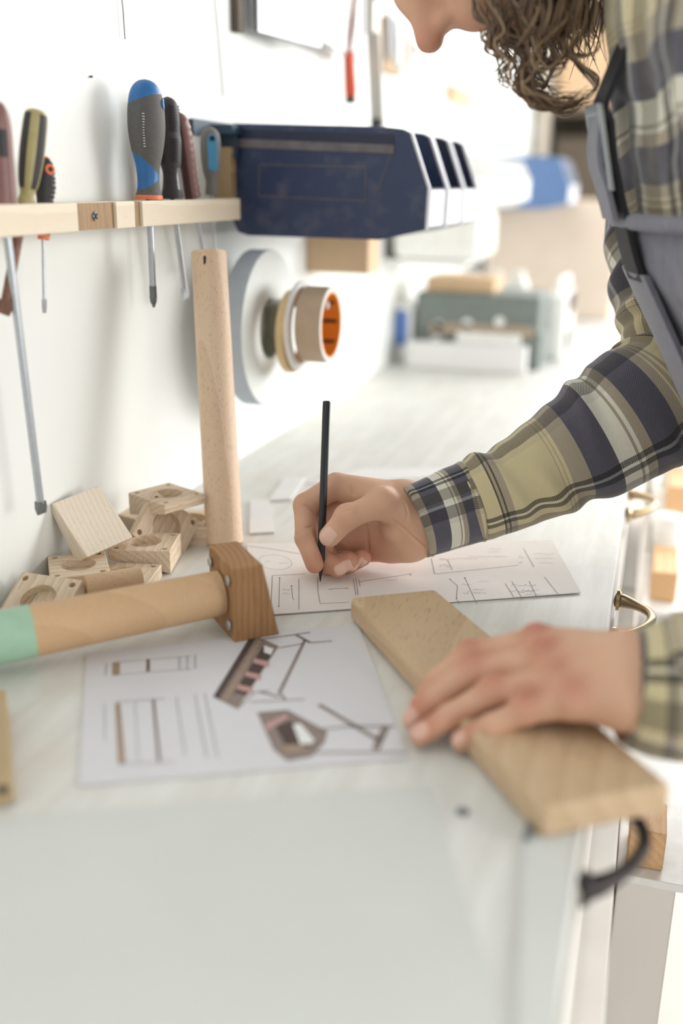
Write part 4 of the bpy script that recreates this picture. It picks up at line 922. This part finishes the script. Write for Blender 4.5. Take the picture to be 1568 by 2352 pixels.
# nails: thumb, ring and little finger of the writing hand face the camera
def nail(v, c, ax, up, l, w):
    ax = np.array(V(ax).normalized()); up = np.array(V(up).normalized()); up = up-ax*(up @ ax); up /= np.linalg.norm(up); sd2 = np.cross(ax, up)
    q = v-np.array(c); a = q @ ax; s = q @ sd2; h_ = q @ up; return ((a/l)**4+(s/w)**4 < 1) & (h_ > .0035)
camd = lambda p: (V(CP)-V(p)).normalized()
n1 = np.zeros(len(v1)); up1 = {}
for c, e, o_, l, w_ in (('ti', 'tt', V((0, 0, .35)), .0078, .0066), ('rd', 'rt', V((.3, 0, -.2)), .0062, .0055), ('pd', 'pt', V((.3, 0, -.2)), .0052, .0046)):
    a = (rh[e]-rh[c]).normalized(); u = camd(rh[e])+o_; mk = nail(v1, rh[e]+a*(.0005), a, u, l, w_); n1[mk] = 1; v1[mk] += np.array(u.normalized())*.0005
# ridge the nail slightly
nm_r = n1[:, None]
n2 = np.zeros(len(v2))
for c, e in (('md', 'mt'), ('rd', 'rt'), ('pd', 'pt')):
    a = (lh[e]-lh[c]).normalized(); n2[nail(v2, lh[e]+a*.001, a, V((0, -.35, 1)), .0066, .0058)] = .8

# torso: elliptical sections  z, cx, cy, rx, ry
SEC = np.array([(.0, .80, .96, .15, .17), (.80, .79, .95, .125, .165), (.95, .76, .95, .125, .165), (1.05, .705, .95, .118, .165), (1.12, .668, .95, .118, .170), (1.20, .628, .945, .122, .175), (1.30, .605, .94, .125, .18), (1.38, .585, .935, .12, .18), (1.46, .545, .935, .09, .15), (1.55, .50, .93, .05, .08)])
def torso(p, off=0.):
    z = p[:, 2]; c = [np.interp(z, SEC[:, 0], SEC[:, i]) for i in range(1, 5)]
    d = (np.sqrt(((p[:, 0]-c[0])/c[2])**2+((p[:, 1]-c[1])/c[3])**2)-1)*np.minimum(c[2], c[3])*.9
    return np.maximum(d, z-1.50)-off
# head
HC = np.array(W(1092, -262, .82)); FD = _n(np.array([-.42, -.12, -.90])); SDV = _n(np.cross(FD, np.array([0, 1., 0.]))); 
UPH = -np.array([.9, .1, -.42]); UPH = np.array([-.88, -.1, .45]); UPH = _n(UPH-FD*(UPH @ FD)); LT = np.cross(UPH, FD)
def hp(f, u, l): return HC+FD*f+UPH*u+LT*l          # head frame: towards the face, crown, side
print('headframe', FD, UPH, LT)
def headf(p):
    q = p-HC; Q = np.stack([FD, UPH, LT], 1); l = q @ Q
    d = ell(l, (-.008, .030, 0), (.098, .088, .076)); d = smin(d, ell(l, (.025, -.040, 0), (.062, .072, .056)), .02)
    d = smin(d, cone(l, (.030, -.070, 0), (.062, -.098, 0), .038, .020), .018)           # jaw, chin
    d = smin(d, cone(l, (.080, .018, 0), (.118, -.020, 0), .009, .0125), .010)           # nose
    d = smin(d, ell(l, (.100, -.024, .009), (.011, .008, .008)), .008); d = smin(d, ell(l, (.100, -.024, -.009), (.011, .008, .008)), .008); d = smin(d, ell(l, (.088, .004, 0), (.024, .026, .013)), .008); d = smin(d, ell(l, (.082, -.042, 0), (.018, .020, .026)), .012)
    d = smin(d, cone(l, (.078, .032, -.03), (.078, .032, .03), .012, .012), .012)        # brow
    d = smin(d, cone(l, (.084, -.052, -.016), (.084, -.052, .016), .0065, .0065), .004); d = smin(d, cone(l, (.082, -.064, -.013), (.082, -.064, .013), .007, .007), .004)
    for s in (-1, 1):
        d = smin(d, ell(l, (.055, -.020, .038*s), (.028, .026, .022)), .015)             # cheek
        d = np.maximum(d, -smin(ell(l, (.097, .010, .030*s), (.016, .011, .015)), d+1, .001))
        d = smin(d, ell(l, (.078, .010, .030*s), (.012, .012, .012)), .003)
        e = ell(l, (-.012, -.005, .080*s), (.018, .031, .008)); d = smin(d, e, .006)
    d = smin(d, cone(l, (-.02, -.06, 0), (-.09, -.17, 0), .058, .062), .03)              # neck
    return d
v3, f3_ = surfnet(headf, HC-.24, HC+.24, .0028, 2)
lipm = blush(v3, [(hp(.088, -.058, 0), .9), (hp(.118, -.02, 0), .8)], .018)
# arms and trunk under the clothes
SHR = V((.575, 1.085, 1.40)); ELR = W(1505, 975, .955); SHL = V((.565, .775, 1.40)); ELL = W(1900, 1480, .62)
def bodyf(p):
    d = np.maximum(torso(p, -.022), .86-p[:, 2]); d = smin(d, cone(p, SHR, W(1528, 660, 1.0), .042, .038), .03); d = smin(d, cone(p, W(1528, 660, 1.0), W(1520, 905, .962), .038, .035), .03); d = smin(d, cone(p, W(1520, 905, .962), W(1060, 1180, .962), .034, .026), .01)
    d = smin(d, cone(p, SHL, W(1900, 900, .66), .042, .036), .03); d = smin(d, cone(p, W(1900, 900, .66), W(1955, 1260, .64), .036, .034), .02); d = smin(d, cone(p, W(1955, 1260, .64), ELL, .034, .034), .02); d = smin(d, cone(p, ELL, W(1620, 1545, .628), .034, .027), .01)
    d = smin(d, cone(p, (.55, .93, 1.42), hp(-.09, -.17, 0), .07, .060), .03)
    for s in (-1, 1): d = smin(d, cone(p, (.78, .95+s*.085, .90), (.79, .95+s*.10, .48), .085, .055), .03); d = smin(d, cone(p, (.79, .95+s*.10, .48), (.83, .95+s*.11, .10), .052, .036), .01)
    return d
v4, f4_ = surfnet(bodyf, (.2, .45, .02), (1.05, 1.25, 1.62), .009, 2)
vs = np.vstack([v1, v2, v3, v4]); o1, o2, o3 = len(v1), len(v1)+len(v2), len(v1)+len(v2)+len(v3)
fs = np.vstack([f1_, f2_+o1, f3_+o2, f4_+o3])
me = npmesh('body', vs, fs); fattr(me, 'blush', np.concatenate([b1, b2, lipm, np.zeros(len(v4))])); fattr(me, 'nail', np.concatenate([n1, n2, np.zeros(len(v3)+len(v4))]))
link('body', me, 'skin', person, smooth='all')

# ---- sleeves: swept tubes with cloth folds, plaid runs along the arm
def sleeve(name, ctrl, n=260, seg=150, fold=1., uo=0., vo=0., extra=None, thick=.0018, us=1., vs_=1.):
    C = cr([list(p)+[r, r2] for p, r, r2 in ctrl], n); P = C[:, :3]; T = np.gradient(P, axis=0); T /= np.linalg.norm(T, axis=1)[:, None]
    u = np.array([0, 0, 1.]); U = []; 
    for t in T: u = u-t*(u @ t); u = u/np.linalg.norm(u); U.append(u)
    U = np.array(U); Wv = np.cross(T, U); s = np.concatenate([[0], np.cumsum(np.linalg.norm(np.diff(P, axis=0), axis=1))])
    a = np.linspace(0, 2*PI, seg, endpoint=False); A, S = np.meshgrid(a, s)
    ra, rb = C[:, 3][:, None], C[:, 4][:, None]
    off = extra(S, A, s[-1]) if extra else 0*S
    off = off*fold
    X = P[:, None, :]+U[:, None, :]*(np.cos(A)*(ra+off))[..., None]+Wv[:, None, :]*(np.sin(A)*(rb+off))[..., None]
    rm = float(np.mean(C[:, 3])); pl = np.stack([S*us+uo, A*rm*1.15*vs_+vo, 0*S], -1)
    inner = X-(U[:, None, :]*(np.cos(A)*thick)[..., None]+Wv[:, None, :]*(np.sin(A)*thick)[..., None])
    N = n*seg; vs = np.vstack([X.reshape(-1, 3), inner.reshape(-1, 3)]); I_, J = np.meshgrid(np.arange(n-1), np.arange(seg), indexing='ij'); J2 = (J+1) % seg
    f = np.stack([I_*seg+J, I_*seg+J2, (I_+1)*seg+J2, (I_+1)*seg+J], -1).reshape(-1, 4); f = np.vstack([f, f[:, ::-1]+N])
    j = np.arange(seg); j2 = (j+1) % seg; f = np.vstack([f, np.stack([j, j+N, j2+N, j2], 1), np.stack([(n-1)*seg+j, (n-1)*seg+j2, (n-1)*seg+j2+N, (n-1)*seg+j+N], 1)])
    me = npmesh(name, vs, f); vattr(me, 'plaid', np.vstack([pl.reshape(-1, 3)]*2)); return me
def sn(S, A, seed, ks, ka):
    """smooth pseudo noise on the sleeve"""
    g = np.random.default_rng(seed); o = 0*S
    for _ in range(9): o += math.sqrt(1/9)*np.sin(S*ks*g.uniform(.5, 1.6)*g.choice([-1, 1])+round(g.uniform(0, ka))*A+g.uniform(0, 6.3))
    return o
def creases(S, A, L, lst):
    o = 0*S
    for s0, slope, a0, wa, w, h in lst:          # crease centred at s0*L, angled, limited round angle a0
        ang = np.angle(np.exp(1j*(A-a0))); x = (S-s0*L-slope*ang)/w; env = np.exp(-(ang/wa)**2)
        o += h*env*(np.exp(-x**2)-.8*np.exp(-((x-1.9)/1.1)**2))
    return o
def ex_r(S, A, L):
    o = .0016*sn(S, A, 3, 60, 2)+.0009*sn(S, A, 5, 150, 3)
    o += creases(S, A, L, [(.12, .010, 0, 2.2, .008, .0045), (.22, .018, 2.5, 1.6, .010, .004), (.30, -.012, .2, 1.3, .009, .004), (.40, .02, 2.9, 1.2, .010, .005), (.47, .014, .1, 1.2, .010, .007), (.55, -.02, 3.3, 1.5, .012, .006), (.58, .010, .3, 1.1, .009, .008), (.655, .012, .5, 1.3, .009, .010), (.72, .010, .6, 1.2, .008, .010), (.80, -.01, 1., 1.5, .010, .006), (.9, .01, 2, 2, .012, .004)])
    return o*np.clip((S-.004)/.02, .1, 1)
sr = [(W(962, 1199, .945), .0355, .026), (W(1020, 1177, .952), .0375, .030), (W(1075, 1157, .955), .039, .033), (W(1100, 1147, .956), .041, .035), (W(1180, 1112, .957), .0445, .038), (W(1270, 1066, .958), .050, .042), (W(1370, 1010, .958), .061, .048), (W(1455, 950, .960), .067, .052), (W(1525, 880, .968), .060, .05), (W(1540, 780, .985), .050, .048), (W(1525, 650, 1.0), .052, .05), (W(1520, 480, 1.02), .055, .055), (SHR+V((0, 0, -.03)), .06, .06)]
me = sleeve('sleeve', sr, 340, 190, 1, -.078, -.06, ex_r, us=1.38); link('sleeve', me, 'plaid', person, smooth='all')
# cuff, buttoned round the wrist
cf = [(W(952, 1202, .944), .0365, .0275), (W(975, 1192, .946), .0375, .0285), (W(1040, 1168, .953), .0395, .0325), (W(1082, 1152, .956), .0405, .034), (W(1092, 1149, .956), .0395, .0335)]
me = sleeve('cuff', cf, 70, 150, 1, .128, .02, lambda S, A, L: .0006*sn(S, A, 8, 90, 3)+.0012*(np.exp(-((S-.004)/.003)**2)+np.exp(-((S-L+.004)/.003)**2)), .003, 2.3, 1.7); link('cuff', me, 'plaid', person, smooth='all')
sl = [(W(1462, 1576, .642), .037, .031), (W(1500, 1578, .640), .0405, .036), (W(1560, 1580, .636), .0455, .041), (W(1660, 1570, .630), .049, .045), (W(1800, 1540, .622), .050, .046), (ELL, .056, .05), (W(1960, 1250, .64), .052, .05), (W(1900, 900, .66), .052, .052), (SHL+V((.02, -.02, -.03)), .06, .06)]
me = sleeve('sleeve', sl, 240, 130, 1, -.05, .005, lambda S, A, L: (.0016*sn(S, A, 11, 50, 3)+creases(S, A, L, [(.08, .01, 1, 2, .01, .003), (.5, .01, 0, 1.5, .012, .01)]))*np.clip(S/.02, .1, 1)); link('sleeve', me, 'plaid', person, smooth='all')
cf = [(W(1443, 1576, .642), .0375, .0315), (W(1460, 1578, .642), .040, .034), (W(1500, 1582, .640), .0445, .0385), (W(1560, 1584, .637), .048, .0425)]
me = sleeve('cuff', cf, 50, 130, 1, -.02, .005, lambda S, A, L: .0006*sn(S, A, 12, 90, 3)+.001*np.exp(-((S-.004)/.003)**2), .003, us=2.2); link('cuff', me, 'plaid', person, smooth='all')

# ---- shirt body
def w3(p, seed, k, n=7):
    g = np.random.default_rng(seed); o = np.zeros(len(p))
    for _ in range(n): dd_ = g.normal(size=3)*k*np.array([1, 1, .7]); o += np.sin(p @ dd_+g.uniform(0, 6.3))/math.sqrt(n)
    return o
def shirtf(p):
    d = np.maximum(torso(p, .004), .93-p[:, 2]); d = smin(d, cone(p, (.56, .79, 1.42), (.60, .74, 1.28), .062, .060), .03); d = smin(d, cone(p, (.56, 1.08, 1.42), (.57, 1.10, 1.30), .062, .058), .03)
    col = cone(p, (.535, .93, 1.45), (.49, .93, 1.53), .080, .060); d = smin(d, col, .02)
    return d+.0026*w3(p, 4, 55)+.0012*w3(p, 6, 130)
v, f = surfnet(shirtf, (.38, .6, .9), (.92, 1.22, 1.62), .0042, 1)
pl = np.stack([(1.335-v[:, 2])*1.25+.3*(v[:, 0]-.5)+.165+.004*np.sin(v[:, 1]*60), np.arctan2(v[:, 1]-.94, -(v[:, 0]-.60))*.15+.05, 0*v[:, 0]], 1)
me = npmesh('shirt', v, f); vattr(me, 'plaid', pl); link('shirt', me, 'plaid', person, smooth='all')
# ---- dungarees: bib, waist and legs
BT = float(W(1400, 492, .84)[2])
def dung(p):
    d = torso(p, .0095)+.0026*w3(p, 21, 45)+.0013*w3(p, 22, 110)
    side = p[:, 2]-(1.04+np.clip((.64-p[:, 0])/.12, 0, 1)*.32)            # bib only in front, swoops down at the sides
    d = np.maximum(d, np.maximum(p[:, 2]-BT, side*.5)); d = np.maximum(d, .84-p[:, 2])
    for s in (-1, 1):
        l = smin(cone(p, (.785, .95+s*.082, .92), (.79, .95+s*.10, .48), .105, .082), cone(p, (.79, .95+s*.10, .48), (.83, .95+s*.11, .10), .080, .068), .02)+.003*w3(p, 25+s, 40)
        d = smin(d, np.maximum(l, np.maximum(.075-p[:, 2], p[:, 2]-.98)), .02)
    return d
v, f = surfnet(dung, (.38, .6, .05), (1.0, 1.25, BT+.02), .0055, 1)
me = npmesh('dungarees', v, f); dg_ = link('dungarees', me, 'denim', person, smooth='all')
# rolled bib hem, pockets, seams
def chest(z, ang, off):
    c = [np.interp(z, SEC[:, 0], SEC[:, i]) for i in range(1, 5)]; return V((c[0]-math.cos(ang)*(c[2]/.95+off), c[1]+math.sin(ang)*(c[3]/.95+off), z))
m = MB(); m.tube([chest(BT-.004, a, .009) for a in np.linspace(-1.0, 1.0, 30)], .0065, 10); m.build('bib_hem', 'denim', dg_, smooth=True)
for a0, a1, z0, z1_ in ((-.55, .55, 1.06, BT-.045), (-1.15, -.62, 1.02, 1.14)):
    g = []; n = 16
    vs_ = [chest(z0+(z1_-z0)*j/8, a0+(a1-a0)*i/n, .0125) for j in range(9) for i in range(n+1)]+[chest(z0+(z1_-z0)*j/8, a0+(a1-a0)*i/n, .007) for j in range(9) for i in range(n+1)]
    q = n+1; N_ = 9*q; F_ = [(j*q+i, j*q+i+1, (j+1)*q+i+1, (j+1)*q+i) for j in range(8) for i in range(n)]+[(j*q+i+N_, (j+1)*q+i+N_, (j+1)*q+i+1+N_, j*q+i+1+N_) for j in range(8) for i in range(n)]
    rim = [i for i in range(q)]+[j*q+n for j in range(1, 9)]+[8*q+i for i in range(n-1, -1, -1)]+[j*q for j in range(7, 0, -1)]
    F_ += [(a, b, b+N_, a+N_) for a, b in zip(rim, rim[1:]+rim[:1])]
    MB().add(vs_, F_).build('pocket', 'denim', dg_, smooth=True)
# straps with buckles
def ribbon(name, pts, wdir, w, th, mat, parent, n=60, out=None):
    C = cr(pts, n); m = MB(); vs_ = []; T = np.gradient(C, axis=0); wd = np.array(wdir, float)
    for c, t in zip(C, T):
        t = t/np.linalg.norm(t); ww = wd-t*(wd @ t); ww /= np.linalg.norm(ww); nn = np.cross(t, ww)
        for a, b in ((-1, -1), (1, -1), (1, 1), (-1, 1)): vs_.append(V(c+ww*a*w/2+nn*b*th/2))
    F_ = [(i*4+j, i*4+(j+1) % 4, i*4+4+(j+1) % 4, i*4+4+j) for i in range(n-1) for j in range(4)]+[(3, 2, 1, 0), tuple((n-1)*4+i for i in range(4))]
    return m.add(vs_, F_).build(name, mat, parent, smooth=True)
for sgn in (-1, 1):
    an = -.40 if sgn < 0 else .62
    td = V((math.sin(an)*.12, math.cos(an)*.17, 0)).normalized(); nn = V((-td.y, td.x, 0))
    if nn.x > 0: nn = -nn
    sh = [V((.515, .86, 1.43)), V((.60, .865, 1.48)), V((.68, .89, 1.46)), V((.73, .91, 1.30))] if sgn < 0 else [V((.59, 1.03, 1.49)), V((.67, 1.0, 1.46)), V((.72, .97, 1.30))]
    ribbon('strap', [chest(z, an*(1+.6*(z-BT)), .012+.002*math.sin((z-BT)*40)) for z in np.linspace(BT-.05, 1.33, 7)]+sh, td, .040, .0045, 'strap', dg_)
    m = MB(); b0 = chest(BT+.022, an, .020); tz = (chest(BT+.09, an, .020)-b0).normalized()
    Qb = Matrix((td, nn, tz)).transposed()
    for k_, (dz, hh_) in enumerate(((.0, .004), (.022, .006), (.058, .008))): m.box(b0+tz*dz+nn*.001, (.046, .0045, hh_), Qb)
    for sx in (-1, 1): m.box(b0+tz*.028+td*sx*.021+nn*.001, (.005, .0045, .062), Qb)
    m.build('buckle', 'steel', dg_, bevel=.001)
    ribbon('strap_tab', [b0+tz*x+nn*(.003+.003*math.sin(x*80)) for x in (-.025, .0, .015, .03, .045, .058)], td, .036, .004, 'denim', dg_)
# boots
for s in (-1, 1):
    m = MB(); C = cr([(.90, 0, .05, .038), (.84, 0, .065, .045), (.78, 0, .05, .045), (.70, 0, .04, .043), (.655, 0, .034, .030)], 24)
    m.tube([V((c[0], .95+s*.11, c[2])) for c in C], [c[3]*.78 for c in C], 20); m.tube([V((.845, .95+s*.11, .05)), V((.835, .95+s*.11, .16))], [.042, .046], 20)
    m.build('boot', 'blackrub', person, smooth=True)
    MB().prism([(.645, .95+s*.11-.036, .0008), (.93, .95+s*.11-.036, .0008), (.93, .95+s*.11+.036, .0008), (.645, .95+s*.11+.036, .0008)], (0, 0, .018)).build('boot_sole', 'black', person, bevel=.006)

# ---- hair: many curled locks rooted on the scalp
hair = MB(); hg = np.random.default_rng(5)
def lock(pts, r, n=34, mi=0, sides=6, spread=.0, strands=1):
    C0 = cr(pts, n)
    for s_ in range(strands):
        o = hg.normal(size=3)*spread; o2 = hg.normal(size=3)*spread*1.3; t = np.linspace(0, 1, n)[:, None]
        C = C0+o*(1-t)+o2*t+spread*.6*np.sin(t*hg.uniform(4, 9)+hg.uniform(0, 6))*hg.normal(size=3)
        rr = r*np.clip(np.sin(np.linspace(.25, PI-.06, n))*1.2, .12, 1); hair.tube([V(c) for c in C], list(rr), sides, mi)
def wd_(px, py, d): return np.array(W(px, py, d))
# the loose front curl seen below the head, and companions
D0 = .80
for k_ in range(44):
    j = hg.normal(size=(9, 2))*np.linspace(4, 13, 9)[:, None]; dd_ = D0+hg.normal()*.008
    base = [(1160, -60), (1185, 10), (1225, 75), (1236, 125), (1205, 165), (1200, 200), (1235, 228), (1295, 240), (1350, 222)]
    lock([wd_(x+j[i, 0], y+j[i, 1], dd_+.004*math.sin(i)) for i, (x, y) in enumerate(base)], .0010, 50, int(k_ % 5 == 0))
for base, n_, sp in (([(1330, -20), (1310, 60), (1290, 105), (1330, 140), (1368, 190), (1345, 222)], 9, 5), ([(1245, -30), (1250, 60), (1275, 130), (1262, 175), (1240, 200), (1222, 180), (1240, 160)], 8, 4),
                     ([(1350, 20), (1340, 70), (1310, 110), (1330, 128), (1365, 118), (1382, 90)], 5, 3), ([(1130, -20), (1140, 30), (1165, 70), (1200, 100), (1220, 140)], 12, 8), ([(1300, 0), (1290, 60), (1240, 110), (1225, 150), (1250, 170)], 9, 7),
                     ([(1090, -20), (1095, 30), (1130, 70), (1120, 100), (1150, 130)], 9, 6), ([(1120, -10), (1150, 50), (1130, 100), (1175, 130), (1160, 180), (1190, 210)], 16, 13), ([(1200, 0), (1230, 60), (1200, 110), (1240, 150), (1290, 130), (1300, 90)], 14, 14), ([(1180, -10), (1160, 70), (1200, 120), (1230, 190), (1300, 215)], 10, 12)):
    for _ in range(n_):
        dd_ = D0+hg.normal()*.012; lock([wd_(x+hg.normal()*sp, y+hg.normal()*sp, dd_) for x, y in base], .0009, 36, int(hg.random() < .3))
# the mass of curls over crown and sides
for k_ in range(760):
    a = hg.uniform(0, 2*PI); b = hg.uniform(-.55, 1.25)
    n_ = np.array([math.cos(b)*math.cos(a), math.sin(b), math.cos(b)*math.sin(a)])
    root = hp(-.008+.096*n_[0], .030+.086*n_[1], .076*n_[2]); nrm = FD*n_[0]+UPH*n_[1]+LT*n_[2]
    rel = root-CP; pxx = 784+F*(rel @ R[:, 0])/(rel @ R[:, 2])
    if n_[0] > .62 or pxx < 1110+60*max(0, n_[0]): continue
    pyy = 1176-F*(rel @ R[:, 1])/(rel @ R[:, 2]); ln = min(.24, max(.05, (hg.uniform(-20, 150)-pyy)*(rel @ R[:, 2])/F)); out = hg.uniform(.012, .030); ph = hg.uniform(0, 6.3); pts = [root]; c = root+nrm*out
    side = _n(np.cross(nrm, [0, 0, 1.])+1e-3)
    for i in range(7):
        f_ = (i+1)/7; pts.append(c+np.array([.22, 0, -1])*ln*f_+side*.011*math.sin(ph+i*1.7)+nrm*.010*math.cos(ph+i*1.7))
    lock(pts, .0016, 26, int(hg.random() < .25), 5, .0035, 2)
# short waves lying over the crown and brow, swept towards the nape
for k_ in range(900):
    a = hg.uniform(0, 2*PI); b = hg.uniform(-.2, PI/2)
    n_ = np.array([math.cos(b)*math.cos(a), math.sin(b), math.cos(b)*math.sin(a)])
    if n_[0] > .72 or (n_[0] > .45 and n_[1] < .45): continue
    pts = []; q_ = n_.copy(); ph = hg.uniform(0, 6.3); wv = hg.normal(size=3)*.10
    for i in range(7):
        pts.append(hp(*(np.array([-.008+.099*q_[0], .030+.089*q_[1], .078*q_[2]])*(1+.03*math.sin(ph+i)+.02)))); q_ = _n(q_+np.array([-.20, -.05, 0])+wv*math.cos(ph+i*1.3)*.8)
    lock(pts, .0017, 16, int(hg.random() < .25), 5, .002, 1)
hair.build('hair', ['hair', 'hairl'], person, smooth=True)
# beard fuzz along jaw and lip
bd = MB(); hold = hair; hair = bd
for k_ in range(900):
    u_ = hg.uniform(-.115, -.045); l_ = hg.uniform(-.05, .05); f0 = .086-abs(l_)*.75-max(0, (-.075-u_))*.5+.0
    root = hp(f0, u_, l_); dr = _n(FD*.8-UPH*.5+LT*hg.normal()*.4+np.array([0, 0, -.5])); ln = hg.uniform(.010, .024)
    lock([root-FD*.008, root+dr*ln*.4, root+dr*ln+hg.normal(size=3)*.003], .0005, 6, 0, 4)
bd.build('beard', 'hairl', person, smooth=True)
hair = hold

# pencil in the writing hand
ptop = W(750, 921, .905); a = TIP; ax = (ptop-a).normalized(); L = (ptop-a).length
pc = thing('pencil', 'black pencil held upright, its point on the sketch', 'pencil', a)
m = MB(); n = 6; r_ = .0034; nL = .021; u = ax.orthogonal().normalized(); w = ax.cross(u)
m.tube([a+ax*nL, a+ax*(L-.001), a+ax*L], [r_*1.06, r_*1.06, r_*.85], 12).build('shaft', 'pencil', pc, smooth=True)
MB().tube([a+ax*.004, a+ax*nL], [.0010, r_*1.03], 20).build('sharpened_cone', 'pencil', pc, smooth=True)
MB().tube([a, a+ax*.0042], [.00035, .00105], 14).build('lead', 'pencil', pc, smooth=True)

# ------------------------------------------------------------------ things seen past the bench edge
def zbox(name, x0, x1, y0, y1, z0, z1, mat, parent=None, **k): return MB().bb((x0, y0, z0), (x1, y1, z1)).build(name, mat, parent, **k)
t = thing('trolley', 'narrow white trolley pushed against the bench front', 'trolley', (.575, 1.3, 0))
zbox('lower_panel', .545, .600, .865, 1.24, .05, .612, 'front', t, bevel=.002); zbox('lower_shelf', .543, .606, .86, 1.245, .613, .622, 'whitep', t, bevel=.001)
zbox('middle_panel', .548, .604, 1.25, 1.47, .05, .728, 'whitep', t, bevel=.002); zbox('middle_shelf', .546, .612, 1.248, 1.475, .729, .738, 'whitep', t, bevel=.001)
zbox('rear_panel', .555, .612, 1.48, 1.80, .05, .782, 'front', t, bevel=.002); zbox('rear_shelf', .55, .618, 1.478, 1.805, .783, .792, 'whitep', t, bevel=.001)
for x in (.558, .592):
    for y in (.90, 1.75): MB().ring((x-.008, y, .0255), (1, 0, 0), [(0, .0001), (0, .0247), (.016, .0247), (.016, .0001)], 24, closed=False).build('castor', 'black', t)
for a, b, h_, lab in (((.552, .875), (.586, .93), .042, 'orange wooden block on the lowest step of the white trolley'), ((.556, 1.29), (.588, 1.40), .040, 'orange wooden block on the middle step of the white trolley'), ((.570, 1.50), (.600, 1.62), .045, 'orange wooden block on the top step of the white trolley')):
    zz = .6225 if h_ == .042 else .7385 if h_ == .040 else .7925
    o = zbox('wood_block', a[0], b[0], a[1], b[1], zz, zz+h_, 'orangew', bevel=.002); tag(o, lab, 'wood block', 'orange blocks on the trolley')
for (x, y, z, w_, d_, h_, lab) in ((.553, 1.36+.045, .7385, .045, .06, .075, 'white tin behind the block on the middle step of the trolley'), (.560, 1.64, .7925, .05, .10, .09, 'white tin at the back of the top step of the trolley')):
    o = MB().ring((x+w_/2, y+.03, z), (0, 0, 1), [(0, .0001), (0, w_/2), (h_-.006, w_/2), (h_, w_/2-.004), (h_, .0001)], 32, closed=False).build('tin', 'whitep', smooth=True); tag(o, lab, 'tin')
# ------------------------------------------------------------------ light
w = bpy.data.worlds.new('sky'); SC.world = w; w.use_nodes = True; bg = w.node_tree.nodes['Background']; bg.inputs[0].default_value = (.985, 1., .985, 1); bg.inputs[1].default_value = .56
def area(name, loc, target, sx, sy, power, col):
    l = bpy.data.lights.new(name, 'AREA'); l.shape = 'RECTANGLE'; l.size = sx; l.size_y = sy; l.energy = power; l.color = col
    o = bpy.data.objects.new(name, l); COL.objects.link(o); o.location = loc; o.rotation_euler = (V(target)-V(loc)).to_track_quat('-Z', 'Y').to_euler(); return o
area('side_window_light', (3.0, 2.5, 1.55), (0, 1.0, 1.1), 2.2, 1.1, 56, (1, 1, .98))
area('front_side_fill_light', (3.0, .15, 1.45), (0, .75, 1.15), 1.6, .8, 42, (1, 1, .985))  # added fill, no known window: lifts the near wall more than the bench
area('window_light', (2.5, 4.1, 1.75), (.1, 1.1, 1.05), 3.0, 1.6, 98, (1, .99, .965))
area('rear_window_light', (1.0, 4.1, 2.3), (.25, 1.4, .9), 1.6, 1.2, 50, (1, .99, .97))
SC.view_settings.view_transform = 'Standard'; SC.view_settings.look = 'None'; SC.view_settings.gamma = 1; SC.view_settings.exposure = 0.14
